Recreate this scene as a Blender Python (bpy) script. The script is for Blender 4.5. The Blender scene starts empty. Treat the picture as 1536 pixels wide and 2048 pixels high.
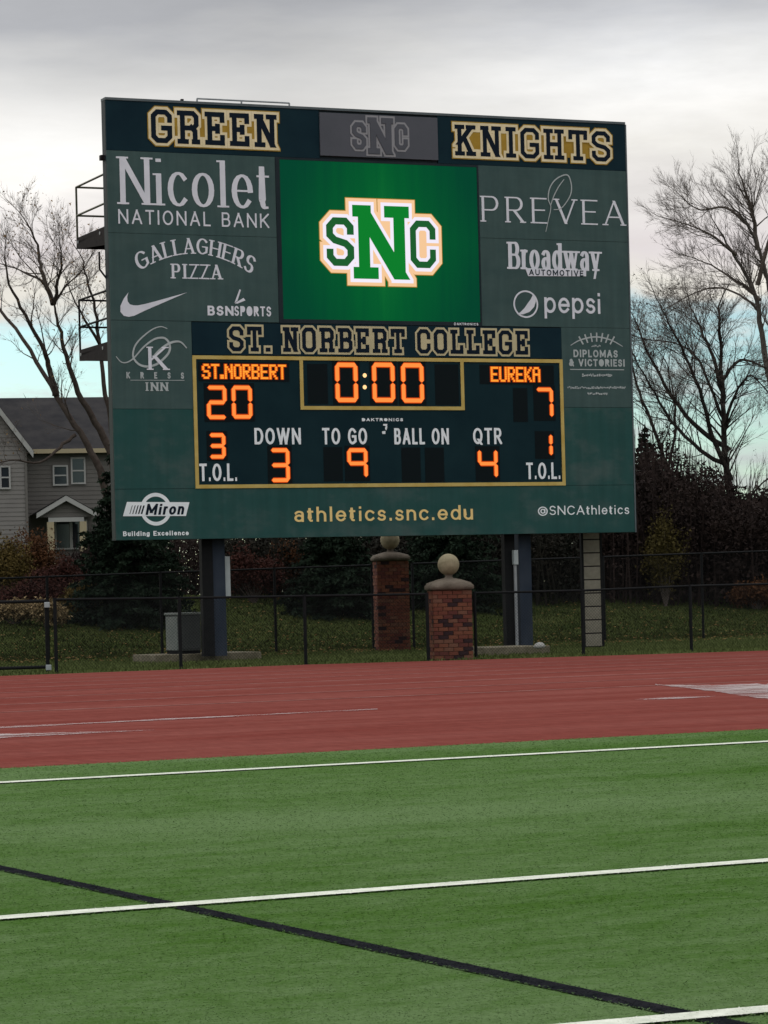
import bpy, math, random
import numpy as np
from mathutils import Vector, Matrix, noise as mnoise
from mathutils.geometry import delaunay_2d_cdt

R = random.Random(7)
NP = np.random.default_rng(11)
sc = bpy.context.scene
COL = sc.collection

# ------------------------------------------------------------------ camera
FOC, ROLL, HORIZ, EYE = 5740.0, 0.0255, 1200.0, 1.15      # focal length in photo pixels, lean, horizon row, eye height
cd = bpy.data.cameras.new("camera"); cam = bpy.data.objects.new("camera", cd); COL.objects.link(cam)
cd.sensor_fit = 'HORIZONTAL'; cd.sensor_width = 36.0; cd.lens = FOC / 1536 * 36
cd.shift_y = (HORIZ - 1024) / 1536
cd.clip_start = 0.1; cd.clip_end = 6000
cr, sr = math.cos(ROLL), math.sin(ROLL)
cam.matrix_world = Matrix(((cr, sr, 0, 0), (0, 0, -1, 0), (-sr, cr, 0, EYE), (0, 0, 0, 1)))
sc.camera = cam

# ------------------------------------------------------------------ world, sun, exposure
CLEAR = (.78, 1.0, 1.06)                                    # how the clear strip low in the sky came out in the photograph
SUN_EL, SUN_ROT = math.radians(24), math.radians(-35)
w = bpy.data.worlds.new("World"); sc.world = w; w.use_nodes = True
nt = w.node_tree; N = nt.nodes; L = nt.links; N.clear()
out = N.new('ShaderNodeOutputWorld'); bg = N.new('ShaderNodeBackground'); L.new(bg.outputs[0], out.inputs[0])
bg.inputs[1].default_value = 0.1
sky = N.new('ShaderNodeTexSky'); sky.sky_type = 'NISHITA'; sky.sun_disc = False
sky.sun_elevation = SUN_EL; sky.sun_rotation = SUN_ROT; sky.air_density = 1.0; sky.dust_density = 0.6; sky.ozone_density = 2.0
tc = N.new('ShaderNodeTexCoord'); sep = N.new('ShaderNodeSeparateXYZ'); L.new(tc.outputs['Generated'], sep.inputs[0])
def mth(op, a, b=None, clamp=False):
    n = N.new('ShaderNodeMath'); n.operation = op; n.use_clamp = clamp
    for i, v in enumerate((a, b)):
        if v is None: continue
        if isinstance(v, (int, float)): n.inputs[i].default_value = v
        else: L.new(v, n.inputs[i])
    return n.outputs[0]
def wnoise(scale3, detail=5, rough=.55, loc=(0, 0, 0)):
    mp = N.new('ShaderNodeMapping'); mp.inputs['Scale'].default_value = scale3; mp.inputs['Location'].default_value = loc
    L.new(tc.outputs['Generated'], mp.inputs[0])
    n = N.new('ShaderNodeTexNoise'); n.inputs['Scale'].default_value = 1; n.inputs['Detail'].default_value = detail
    n.inputs['Roughness'].default_value = rough; L.new(mp.outputs[0], n.inputs['Vector']); return n.outputs[0]
n1 = wnoise((7, 7, 34), 6, .55, (1.3, 0, .4)); n2 = wnoise((22, 22, 90), 5, .6, (4.1, 2, 0)); n3 = wnoise((3.2, 3.2, 14), 3, .5, (7.7, 0, 2))
zd = mth('ADD', sep.outputs[2], mth('MULTIPLY', mth('SUBTRACT', n1, .5), .055))
zd = mth('ADD', zd, mth('MULTIPLY', mth('SUBTRACT', n2, .5), .012))
ramp = N.new('ShaderNodeValToRGB'); L.new(mth('MULTIPLY', zd, 2.5, True), ramp.inputs[0])
stops = [(.0, (.55, .55, .56)), (.062, (.60, .63, .64)), (.098, (.72, .71, .68)), (.106, (.84, .81, .73)), (.118, (.74, .69, .69)),
         (.135, (.78, .75, .73)), (.150, (.84, .82, .78)), (.165, (.78, .77, .75)), (.185, (.64, .64, .635)), (.205, (.43, .44, .465)),
         (.26, (.45, .455, .47)), (.34, (1.0, 1.0, 1.01)), (.40, (1.3, 1.3, 1.3))]
while len(ramp.color_ramp.elements) < len(stops): ramp.color_ramp.elements.new(.5)
for e, (p, c) in zip(ramp.color_ramp.elements, stops): e.position = p * 2.5; e.color = (*c, 1)
def vmul(col, fac):
    n = N.new('ShaderNodeVectorMath'); n.operation = 'SCALE'; L.new(col, n.inputs[0])
    if isinstance(fac, (int, float)): n.inputs['Scale'].default_value = fac
    else: L.new(fac, n.inputs['Scale'])
    return n.outputs[0]
# broad brightness drift in the overcast
drift = mth('ADD', mth('MULTIPLY', n3, .9), .55)
def glow(px, py, rad, amp):
    # thin places in the overcast where the light comes through
    a, b = (px - 768) / FOC, (HORIZ - py) / FOC; ca, sa = math.cos(ROLL), math.sin(ROLL)
    d = Vector((a * ca + b * sa, 1, -a * sa + b * ca)).normalized()
    sb_ = N.new('ShaderNodeVectorMath'); sb_.operation = 'SUBTRACT'; L.new(tc.outputs['Generated'], sb_.inputs[0]); sb_.inputs[1].default_value = d
    ml = N.new('ShaderNodeVectorMath'); ml.operation = 'MULTIPLY'; L.new(sb_.outputs[0], ml.inputs[0]); ml.inputs[1].default_value = (1, 1, 2.6)
    ln = N.new('ShaderNodeVectorMath'); ln.operation = 'LENGTH'; L.new(ml.outputs[0], ln.inputs[0])
    g_ = mth('SUBTRACT', 1.0, mth('DIVIDE', ln.outputs['Value'], rad), True)
    return mth('MULTIPLY', mth('MULTIPLY', mth('POWER', g_, 1.6), mth('ADD', n2, .45)), amp)
drift = mth('ADD', drift, mth('ADD', glow(1310, 130, .14, .52), glow(120, 350, .10, .40)))
drift = mth('ADD', drift, mth('MULTIPLY', mth('SUBTRACT', n2, .5), .22))
cloud = vmul(vmul(ramp.outputs[0], drift), 10.0)
tint = N.new('ShaderNodeVectorMath'); tint.operation = 'MULTIPLY'; L.new(sky.outputs[0], tint.inputs[0]); tint.inputs[1].default_value = CLEAR
clear = tint.outputs[0]
# clear band low over the horizon, broken at its top by the cloud's ragged edge
lo = mth('MULTIPLY', mth('SUBTRACT', .1035, zd), 110, True)
wisps = mth('MULTIPLY', mth('SUBTRACT', wnoise((30, 30, 120), 6, .6, (9, 1, 3)), .46), 5.0, True)
mask = mth('MULTIPLY', lo, mth('SUBTRACT', 1.0, mth('MULTIPLY', wisps, .75)))
mx = N.new('ShaderNodeMix'); mx.data_type = 'RGBA'
L.new(mask, mx.inputs[0]); L.new(cloud, mx.inputs[6]); L.new(clear, mx.inputs[7]); L.new(mx.outputs[2], bg.inputs[0])

sd = bpy.data.lights.new("sun", 'SUN'); sd.energy = 0.5; sd.angle = math.radians(14); sd.color = (1, .94, .86)
sun = bpy.data.objects.new("sun", sd); COL.objects.link(sun)
# sky rotation is measured clockwise from +Y
sdir = Vector((math.sin(SUN_ROT) * math.cos(SUN_EL), math.cos(SUN_ROT) * math.cos(SUN_EL), math.sin(SUN_EL)))
sun.rotation_euler = sdir.to_track_quat('Z', 'Y').to_euler()
vs = sc.view_settings; vs.view_transform = 'Standard'; vs.look = 'None'; vs.exposure = 0.0; vs.gamma = 1.0; vs.use_curve_mapping = False

# ------------------------------------------------------------------ measuring helpers
def ray(px, py):
    a, b = (px - 768) / FOC, -(py - HORIZ) / FOC
    return a * cr + b * sr, -a * sr + b * cr                # X/Y and Z/Y of the line of sight
def at(px, py, Y):                                          # the point at distance Y along a line of sight
    a, b = ray(px, py); return Vector((a * Y, Y, EYE + b * Y))
def gnd(px, py, z=0.0):
    a, b = ray(px, py); d = (z - EYE) / b; return Vector((a * d, d, z))
TH_F = math.radians(26.6)                                   # the field's lines against the picture plane
cf, sf = math.cos(TH_F), math.sin(TH_F)
def uv(p): return p[0] * cf + p[1] * sf, -p[0] * sf + p[1] * cf
def xy(u, v): return u * cf - v * sf, u * sf + v * cf
def sstep(a, b, x):
    t = min(1, max(0, (x - a) / (b - a))); return t * t * (3 - 2 * t)
def terrain(X, Y):
    u, v = uv((X, Y))
    z = 1.42 * sstep(62.5, 79, v) - 0.03
    if v > 57: z += .05 * mnoise.noise(Vector((X * .35, Y * .35, 0))) * sstep(57, 62, v)
    return z

# ------------------------------------------------------------------ materials
def mat(name, col, rough=.85, var=None, vscale=3.0, stretch=(1, 1, 1), bump=0.0, bscale=40.0, metal=0.0, spec=.08,
        emit=None, estr=1.0, detail=4, coords='Object', third=None):
    m = bpy.data.materials.new(name); m.use_nodes = True
    t = m.node_tree; b = t.nodes['Principled BSDF']
    b.inputs['Base Color'].default_value = (*col, 1); b.inputs['Roughness'].default_value = rough
    b.inputs['Metallic'].default_value = metal; b.inputs['Specular IOR Level'].default_value = spec
    if coords == 'World' and rough > .8: b.inputs['Specular IOR Level'].default_value = 0
    def noise(scale, det=detail, st=stretch):
        c = t.nodes.new('ShaderNodeTexCoord'); mp = t.nodes.new('ShaderNodeMapping'); mp.inputs['Scale'].default_value = st
        n = t.nodes.new('ShaderNodeTexNoise'); n.inputs['Scale'].default_value = scale; n.inputs['Detail'].default_value = det
        n.inputs['Roughness'].default_value = .6
        if coords == 'World':
            g = t.nodes.new('ShaderNodeNewGeometry'); t.links.new(g.outputs['Position'], mp.inputs[0])
        else: t.links.new(c.outputs[coords], mp.inputs[0])
        t.links.new(mp.outputs[0], n.inputs['Vector']); return n.outputs[0]
    if var:
        r = t.nodes.new('ShaderNodeValToRGB'); r.color_ramp.elements[0].position = .32; r.color_ramp.elements[1].position = .68
        r.color_ramp.elements[0].color = (*col, 1); r.color_ramp.elements[1].color = (*var, 1)
        if third:
            e = r.color_ramp.elements.new(.5); e.color = (*third, 1)
        t.links.new(noise(vscale), r.inputs[0]); t.links.new(r.outputs[0], b.inputs['Base Color'])
    if bump:
        bn = t.nodes.new('ShaderNodeBump'); bn.inputs['Strength'].default_value = bump; bn.inputs['Distance'].default_value = .02
        t.links.new(noise(bscale, 3, (1, 1, 1)), bn.inputs['Height']); t.links.new(bn.outputs[0], b.inputs['Normal'])
    if emit:
        b.inputs['Emission Color'].default_value = (*emit, 1); b.inputs['Emission Strength'].default_value = estr
    return m

M = {}
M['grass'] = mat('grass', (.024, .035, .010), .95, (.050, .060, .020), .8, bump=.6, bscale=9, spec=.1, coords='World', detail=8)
M['mown_lit_grass'] = mat('mown_lit_grass', (.060, .080, .024), .95, (.110, .130, .050), 1.2, spec=.05, coords='World', detail=8)
M['turf_x'] = mat('turf', (.075, .150, .040), .9, (.115, .195, .080), 1.0, bump=.4, bscale=60, spec=.15, coords='World', detail=8)
M['concrete'] = mat('concrete', (.16, .15, .12), .9, (.24, .22, .18), 4, bump=.3)
M['dirty_concrete'] = mat('dirty_concrete', (.10, .09, .06), .9, (.17, .15, .11), 5, bump=.3)
M['black_metal'] = mat('black_metal', (.008, .009, .010), .75, (.012, .012, .013), 8)
M['navy_steel'] = mat('navy_steel', (.012, .020, .040), .5, (.020, .032, .060), 3, stretch=(1, 1, .3))
M['blue_steel'] = mat('blue_steel', (.036, .045, .062), .7, (.018, .026, .042), 2, stretch=(1, 1, .5))
M['galvanised'] = mat('galvanised', (.30, .31, .32), .5, (.22, .23, .25), 6, metal=.3)
M['dark_rail'] = mat('dark_rail', (.05, .055, .035), .5, (.08, .08, .05), 6)
M['deck_steel'] = mat('deck_steel', (.010, .008, .009), .8, (.020, .016, .017), 10)
M['cabinet'] = mat('cabinet', (.012, .020, .026), .5, (.020, .028, .034), 2)
M['top_trim'] = mat('top_trim', (.08, .10, .11), .5, (.12, .14, .15), 2)
M['teal_up'] = mat('teal_up', (.041, .076, .076), .55, (.057, .095, .092), 1.1, stretch=(1, 1, 1.8), bump=.05, bscale=3, detail=6)
M['teal_low'] = mat('teal_low', (.017, .066, .062), .6, (.056, .092, .088), .9, stretch=(1, 1, 1.6), bump=.05, bscale=3, detail=8, third=(.024, .072, .068))
for k_ in ('teal_up', 'teal_low'):
    t_ = M[k_].node_tree; b_ = t_.nodes['Principled BSDF']; src = b_.inputs['Base Color'].links[0].from_socket
    tc_ = t_.nodes.new('ShaderNodeTexCoord'); mp_ = t_.nodes.new('ShaderNodeMapping'); mp_.inputs['Scale'].default_value = (7, 1, .55)
    nz_ = t_.nodes.new('ShaderNodeTexNoise'); nz_.inputs['Scale'].default_value = 1; nz_.inputs['Detail'].default_value = 6
    mr_ = t_.nodes.new('ShaderNodeMapRange'); mr_.inputs[1].default_value = .35; mr_.inputs[2].default_value = .75; mr_.inputs[3].default_value = .93; mr_.inputs[4].default_value = 1.12
    mx_ = t_.nodes.new('ShaderNodeMix'); mx_.data_type = 'RGBA'; mx_.blend_type = 'MULTIPLY'; mx_.inputs[0].default_value = 1
    t_.links.new(tc_.outputs['Object'], mp_.inputs[0]); t_.links.new(mp_.outputs[0], nz_.inputs['Vector']); t_.links.new(nz_.outputs[0], mr_.inputs[0])
    t_.links.new(src, mx_.inputs[6]); t_.links.new(mr_.outputs[0], mx_.inputs[7]); t_.links.new(mx_.outputs[2], b_.inputs['Base Color'])
M['navy'] = mat('navy', (.003, .016, .026), .6, (.006, .024, .034), 1.2, bump=.04, bscale=3)
M['crest_grey'] = mat('crest_grey', (.078, .084, .100), .55, (.092, .096, .115), 1.4)
M['crest_line'] = mat('crest_line', (.26, .26, .28), .5)
M['vinyl_white'] = mat('vinyl_white', (.70, .71, .78), .6, (.60, .62, .69), 3)
M['vinyl_grey'] = mat('vinyl_grey', (.43, .47, .48), .6, (.34, .38, .39), 3)
M['vinyl_bright'] = mat('vinyl_bright', (.80, .84, .87), .6, (.70, .74, .77), 3)
M['cream'] = mat('cream', (.78, .67, .45), .6, (.66, .56, .34), 5)
M['gold'] = mat('gold', (.40, .25, .04), .5, (.30, .18, .025), 3)
M['tan'] = mat('tan', (.54, .47, .29), .6, (.44, .39, .24), 4)
M['gold_text'] = mat('gold_text', (.80, .58, .24), .6)
M['gold_bar'] = mat('gold_bar', (.44, .31, .08), .4, (.52, .40, .14), 3)
M['caption'] = mat('caption', (.76, .80, .84), .6)
M['letter_navy'] = mat('letter_navy', (.004, .010, .020), .55)
M['score_face'] = mat('score_face', (.003, .017, .024), .6, (.006, .024, .031), 1.3)
M['window_black'] = mat('window_black', (.003, .007, .009), .6)
M['led_halo'] = mat('led_halo', (.02, .005, .0), .6, emit=(.55, .055, .002), estr=1)
M['led_core'] = mat('led_core', (.02, .01, .0), .6, emit=(1.25, .29, .055), estr=1)
M['led_dot'] = mat('led_dot', (.02, .01, .0), .6, emit=(1.1, .36, .035), estr=1)
M['led_hot'] = mat('led_hot', (.02, .01, .0), .6, emit=(1.4, .85, .38), estr=1)
M['scr_peach'] = mat('scr_peach', (0, 0, 0), .5, emit=(.92, .58, .32), estr=1)
M['scr_orange'] = mat('scr_orange', (0, 0, 0), .5, emit=(.42, .22, .03), estr=1)
M['scr_white'] = mat('scr_white', (0, 0, 0), .5, emit=(.90, .84, .96), estr=1)
M['scr_green'] = mat('scr_green', (0, 0, 0), .5, emit=(.001, .20, .022), estr=1)
M['scr_dgreen'] = mat('scr_dgreen', (0, 0, 0), .5, emit=(.010, .105, .025), estr=1)
M['scr_grey'] = mat('scr_grey', (0, 0, 0), .5, emit=(.08, .11, .10), estr=1)
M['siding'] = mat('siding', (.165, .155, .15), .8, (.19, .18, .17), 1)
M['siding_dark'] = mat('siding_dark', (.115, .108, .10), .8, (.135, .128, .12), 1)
M['white_trim'] = mat('white_trim', (.32, .32, .31), .6)
M['cream_trim'] = mat('cream_trim', (.34, .29, .19), .7)
M['roofing'] = mat('roofing', (.018, .018, .021), .9, (.038, .036, .037), 1.2, bump=.5, bscale=20)
M['glass_dark'] = mat('glass_dark', (.02, .025, .03), .08, spec=.6)
M['bark'] = mat('bark', (.016, .014, .013), .95, (.032, .028, .024), 8, bump=.5, bscale=30)
M['bark_brown'] = mat('bark_brown', (.036, .028, .024), .95, (.065, .052, .044), 8, bump=.5, bscale=30)
M['bark_grey'] = mat('bark_grey', (.060, .055, .050), .95, (.10, .09, .08), 8, bump=.5, bscale=30)
M['twig'] = mat('twig', (.075, .062, .054), .95, (.12, .10, .088), 4)
M['dead_leaf'] = mat('dead_leaf', (.16, .09, .035), .9, (.24, .15, .06), 2)
M['needles'] = mat('needles', (.006, .013, .008), .9, (.018, .030, .018), 2.5)
M['dark_leaf'] = mat('dark_leaf', (.008, .010, .008), .95, (.020, .017, .013), 1.2)
M['thorn_brown'] = mat('thorn_brown', (.012, .009, .009), .95, (.032, .022, .019), 1.1)
M['ochre_leaf'] = mat('ochre_leaf', (.055, .040, .013), .9, (.12, .086, .028), 2.5)
M['olive_leaf'] = mat('olive_leaf', (.035, .030, .010), .9, (.070, .055, .018), 2.5)
M['rust_leaf'] = mat('rust_leaf', (.050, .023, .012), .9, (.105, .048, .022), 2.5)
M['wine_leaf'] = mat('wine_leaf', (.030, .012, .011), .9, (.058, .023, .017), 2.5)
M['tan_grass'] = mat('tan_grass', (.18, .13, .065), .9, (.27, .20, .11), 2.5)
M['cap_stone'] = mat('cap_stone', (.085, .070, .055), .9, (.15, .125, .10), 5, bump=.6, bscale=25)
M['ball_stone'] = mat('ball_stone', (.19, .165, .105), .9, (.28, .245, .165), 8, bump=.4, bscale=25)
M['mortar'] = mat('mortar', (.075, .05, .04), .95, (.10, .07, .055), 20)
BR = [mat('fired_brick_%s' % n, c, .9, v, 14, bump=.5, bscale=60) for n, c, v in (
    ('a', (.115, .040, .028), (.15, .055, .038)), ('b', (.125, .058, .040), (.155, .075, .052)), ('c', (.085, .030, .026), (.11, .04, .032)),
    ('d', (.026, .016, .018), (.04, .024, .026)), ('e', (.13, .050, .032), (.17, .068, .042)))]
M['cab_light'] = mat('cab_light', (.13, .15, .14), .6, (.18, .19, .18), 3)
M['cab_dark'] = mat('cab_dark', (.075, .080, .080), .6, (.06, .065, .065), 3)
M['box_white'] = mat('box_white', (.36, .39, .40), .5, (.30, .33, .34), 4)
M['blade_x'] = mat('blade_green', (.085, .165, .045), .85, (.150, .235, .105), 1.3, spec=.25, coords='World', detail=8)
M['line_white'] = mat('line_white', (.50, .53, .45), .85, (.68, .70, .62), 14, spec=.2, coords='World')
M['line_black'] = mat('line_black', (.010, .012, .014), .85, (.022, .022, .026), 12, spec=.2, coords='World')
M['lane_paint'] = mat('lane_paint', (.36, .22, .20), .9, (.19, .085, .075), 3, coords='World', stretch=(1, 1, 1))
M['stone_white'] = mat('stone_white', (.45, .45, .43), .8)

def turf_material(name, lo, hi):
    m = bpy.data.materials.new(name); m.use_nodes = True; t = m.node_tree; b = t.nodes['Principled BSDF']
    b.inputs['Roughness'].default_value = .9; b.inputs['Specular IOR Level'].default_value = 0
    g = t.nodes.new('ShaderNodeNewGeometry')
    def nz(scale, det, ro):
        mp = t.nodes.new('ShaderNodeMapping'); mp.vector_type = 'TEXTURE'; mp.inputs['Rotation'].default_value = (0, 0, TH_F)
        mp2 = t.nodes.new('ShaderNodeMapping'); mp2.inputs['Scale'].default_value = scale
        n = t.nodes.new('ShaderNodeTexNoise'); n.inputs['Scale'].default_value = 1; n.inputs['Detail'].default_value = det; n.inputs['Roughness'].default_value = ro
        t.links.new(g.outputs['Position'], mp.inputs[0]); t.links.new(mp.outputs[0], mp2.inputs[0]); t.links.new(mp2.outputs[0], n.inputs['Vector']); return n.outputs[0]
    def m2(op, a, c):
        n = t.nodes.new('ShaderNodeMath'); n.operation = op
        for i, v in enumerate((a, c)):
            if isinstance(v, (int, float)): n.inputs[i].default_value = v
            else: t.links.new(v, n.inputs[i])
        return n.outputs[0]
    v = m2('ADD', m2('MULTIPLY', nz((.10, .42, 1), 4, .55), .9), m2('MULTIPLY', nz((3.0, 7.0, 3), 5, .7), .55))
    v = m2('ADD', v, m2('MULTIPLY', nz((45, 45, 45), 2, .6), .35))
    r = t.nodes.new('ShaderNodeValToRGB'); e = r.color_ramp.elements; e[0].position = .72; e[1].position = .97
    e[0].color = (*lo, 1); e[1].color = (*hi, 1); t.links.new(m2('MULTIPLY', v, .95), r.inputs[0]); t.links.new(r.outputs[0], b.inputs['Base Color'])
    return m
M['turf'] = turf_material('turf', (.049, .106, .020), (.104, .165, .068)); M['blade_green'] = turf_material('blade_green', (.050, .112, .020), (.110, .172, .072))
def track_material():
    m = bpy.data.materials.new('track'); m.use_nodes = True; t = m.node_tree; b = t.nodes['Principled BSDF']
    g = t.nodes.new('ShaderNodeNewGeometry')
    def rotated(scale):
        mp = t.nodes.new('ShaderNodeMapping'); mp.vector_type = 'TEXTURE'; mp.inputs['Rotation'].default_value = (0, 0, TH_F)
        mp2 = t.nodes.new('ShaderNodeMapping'); mp2.inputs['Scale'].default_value = scale
        t.links.new(g.outputs['Position'], mp.inputs[0]); t.links.new(mp.outputs[0], mp2.inputs[0]); return mp2.outputs[0]
    def noise(v, det=5, ro=.6):
        n = t.nodes.new('ShaderNodeTexNoise'); n.inputs['Scale'].default_value = 1; n.inputs['Detail'].default_value = det
        n.inputs['Roughness'].default_value = ro; t.links.new(v, n.inputs['Vector']); return n.outputs[0]
    r = t.nodes.new('ShaderNodeValToRGB'); es = r.color_ramp.elements
    es[0].position = .3; es[0].color = (.138, .032, .026, 1); es[1].position = .7; es[1].color = (.200, .066, .056, 1)
    t.links.new(noise(rotated((.12, .9, 1)), 8, .68), r.inputs[0])
    # fine rubber granules
    fine = noise(rotated((9, 2.6, 9)), 7, .75); mixn = t.nodes.new('ShaderNodeMix'); mixn.data_type = 'RGBA'; mixn.blend_type = 'MULTIPLY'
    fr = t.nodes.new('ShaderNodeMapRange'); fr.inputs[1].default_value = .3; fr.inputs[2].default_value = .7; fr.inputs[3].default_value = .8; fr.inputs[4].default_value = 1.18
    t.links.new(fine, fr.inputs[0]); mixn.inputs[0].default_value = 1
    t.links.new(r.outputs[0], mixn.inputs[6]); t.links.new(fr.outputs[0], mixn.inputs[7]); t.links.new(mixn.outputs[2], b.inputs['Base Color'])
    wr = t.nodes.new('ShaderNodeMapRange'); wr.inputs[1].default_value = .52; wr.inputs[2].default_value = .72; wr.inputs[3].default_value = 1.0; wr.inputs[4].default_value = .62
    t.links.new(noise(rotated((.10, 1.5, 1)), 6, .6), wr.inputs[0]); t.links.new(wr.outputs[0], b.inputs['Roughness'])
    b.inputs['Specular IOR Level'].default_value = 0
    bn = t.nodes.new('ShaderNodeBump'); bn.inputs['Strength'].default_value = .3; bn.inputs['Distance'].default_value = .003
    t.links.new(fine, bn.inputs['Height']); t.links.new(bn.outputs[0], b.inputs['Normal'])
    return m
M['track'] = track_material()
def painted_sheen_material():
    m = mat('pale_sheen', (.46, .40, .40), .5, coords='World', spec=.3); t = m.node_tree; b = t.nodes['Principled BSDF']  # pale colour stands in for sky sheen on the wet track
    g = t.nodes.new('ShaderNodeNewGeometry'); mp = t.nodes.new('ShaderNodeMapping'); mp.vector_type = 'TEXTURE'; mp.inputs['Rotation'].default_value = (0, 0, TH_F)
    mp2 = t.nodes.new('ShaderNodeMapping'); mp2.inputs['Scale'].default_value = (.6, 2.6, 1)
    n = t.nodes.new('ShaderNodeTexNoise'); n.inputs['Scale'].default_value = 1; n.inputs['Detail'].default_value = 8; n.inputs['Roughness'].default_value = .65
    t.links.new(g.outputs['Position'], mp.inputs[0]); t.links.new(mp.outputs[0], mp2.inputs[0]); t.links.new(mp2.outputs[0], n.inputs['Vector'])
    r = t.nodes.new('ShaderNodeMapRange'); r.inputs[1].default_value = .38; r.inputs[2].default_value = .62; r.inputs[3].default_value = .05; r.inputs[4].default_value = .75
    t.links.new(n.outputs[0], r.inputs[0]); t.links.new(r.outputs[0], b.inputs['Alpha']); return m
M['painted_sheen'] = painted_sheen_material()
def screen_material():
    m = bpy.data.materials.new('screen_green_field'); m.use_nodes = True; t = m.node_tree; b = t.nodes['Principled BSDF']
    b.inputs['Base Color'].default_value = (0, 0, 0, 1); b.inputs['Roughness'].default_value = .6; b.inputs['Specular IOR Level'].default_value = .02
    tcn = t.nodes.new('ShaderNodeTexCoord'); sp = t.nodes.new('ShaderNodeSeparateXYZ'); t.links.new(tcn.outputs['Generated'], sp.inputs[0])
    def m2(op, a, c):
        n = t.nodes.new('ShaderNodeMath'); n.operation = op
        for i, v in enumerate((a, c)):
            if isinstance(v, (int, float)): n.inputs[i].default_value = v
            else: t.links.new(v, n.inputs[i])
        return n.outputs[0]
    dx = m2('ABSOLUTE', m2('SUBTRACT', sp.outputs[0], .51), 0); dz = m2('ABSOLUTE', m2('SUBTRACT', sp.outputs[2], .5), 0)
    d = m2('ADD', m2('MULTIPLY', dx, 1.5), m2('MULTIPLY', dz, .5))
    mp = t.nodes.new('ShaderNodeMapping'); mp.inputs['Scale'].default_value = (28, 1, 1.2); t.links.new(tcn.outputs['Generated'], mp.inputs[0])
    nz = t.nodes.new('ShaderNodeTexNoise'); nz.inputs['Scale'].default_value = 1; nz.inputs['Detail'].default_value = 4; t.links.new(mp.outputs[0], nz.inputs[0])
    mp2 = t.nodes.new('ShaderNodeMapping'); mp2.inputs['Scale'].default_value = (300, 1, 260); t.links.new(tcn.outputs['Generated'], mp2.inputs[0])
    nf = t.nodes.new('ShaderNodeTexNoise'); nf.inputs['Scale'].default_value = 1; t.links.new(mp2.outputs[0], nf.inputs[0])
    v = m2('ADD', m2('ADD', d, m2('MULTIPLY', m2('SUBTRACT', nz.outputs[0], .5), .35)), m2('MULTIPLY', m2('SUBTRACT', nf.outputs[0], .5), .5))
    r = t.nodes.new('ShaderNodeValToRGB'); e = r.color_ramp.elements
    e[0].position = .0; e[0].color = (.004, .145, .030, 1); e[1].position = .85; e[1].color = (.001, .055, .026, 1)
    x = e.new(.28); x.color = (.001, .100, .026, 1)
    t.links.new(v, r.inputs[0]); t.links.new(r.outputs[0], b.inputs['Emission Color']); b.inputs['Emission Strength'].default_value = 1
    return m
M['screen'] = screen_material()

# ------------------------------------------------------------------ mesh helpers
class MB:
    def __init__(s): s.v = []; s.f = []; s.m = []
    def add(s, vs_, fs, mi=0):
        o = len(s.v); s.v += [tuple(a) for a in vs_]; s.f += [tuple(i + o for i in f) for f in fs]; s.m += [mi] * len(fs); return s
    def box(s, x0, x1, y0, y1, z0, z1, mi=0):
        v = [(x, y, z) for z in (z0, z1) for y in (y0, y1) for x in (x0, x1)]
        return s.add(v, [(0, 2, 3, 1), (4, 5, 7, 6), (0, 1, 5, 4), (2, 6, 7, 3), (0, 4, 6, 2), (1, 3, 7, 5)], mi)
    def tube(s, pts, radii, n=6, mi=0, cap=True):
        pts = [Vector(p) for p in pts]
        if not isinstance(radii, (list, tuple)): radii = [radii] * len(pts)
        o = len(s.v); up = None
        for i, p in enumerate(pts):
            t = (pts[min(i + 1, len(pts) - 1)] - pts[max(i - 1, 0)])
            if t.length < 1e-9: t = Vector((0, 0, 1))
            t.normalize()
            if up is None:
                a = Vector((0, 0, 1)) if abs(t.z) < .9 else Vector((1, 0, 0)); up = t.cross(a).normalized()
            else:
                up = (up - t * up.dot(t)); up = up.normalized() if up.length > 1e-6 else t.orthogonal().normalized()
            sd_ = t.cross(up)
            for k in range(n):
                a = 2 * math.pi * k / n; s.v.append(tuple(p + (up * math.cos(a) + sd_ * math.sin(a)) * radii[i]))
        for i in range(len(pts) - 1):
            for k in range(n):
                a = o + i * n + k; b = o + i * n + (k + 1) % n; s.f.append((a, b, b + n, a + n)); s.m.append(mi)
        if cap and n > 3:
            s.f.append(tuple(o + k for k in range(n))[::-1]); s.m.append(mi)
            e = o + (len(pts) - 1) * n; s.f.append(tuple(e + k for k in range(n))); s.m.append(mi)
        return s
    def lathe(s, prof, n=20, cx=0, cy=0, mi=0):
        o = len(s.v)
        for r_, z in prof:
            for k in range(n):
                a = 2 * math.pi * k / n; s.v.append((cx + r_ * math.cos(a), cy + r_ * math.sin(a), z))
        for i in range(len(prof) - 1):
            for k in range(n):
                a = o + i * n + k; b = o + i * n + (k + 1) % n; s.f.append((a, b, b + n, a + n)); s.m.append(mi)
        s.f.append(tuple(o + k for k in range(n))[::-1]); s.m.append(mi)
        e = o + (len(prof) - 1) * n; s.f.append(tuple(e + k for k in range(n))); s.m.append(mi)
        return s
    def obj(s, name, mats, parent=None, smooth=False, bevel=0):
        me = bpy.data.meshes.new(name); me.from_pydata(s.v, [], s.f)
        for m_ in (mats if isinstance(mats, (list, tuple)) else [mats]): me.materials.append(m_)
        me.polygons.foreach_set('material_index', s.m)
        if smooth: me.polygons.foreach_set('use_smooth', [True] * len(s.f))
        me.update(); o = bpy.data.objects.new(name, me); COL.objects.link(o)
        if parent: o.parent = parent
        if bevel:
            b = o.modifiers.new('bevel', 'BEVEL'); b.width = bevel; b.segments = 2; b.limit_method = 'ANGLE'
        return o
def tag(o, label=None, cat=None, group=None, kind=None):
    if label: o['label'] = label
    if cat: o['category'] = cat
    if group: o['group'] = group
    if kind: o['kind'] = kind
    return o
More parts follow.
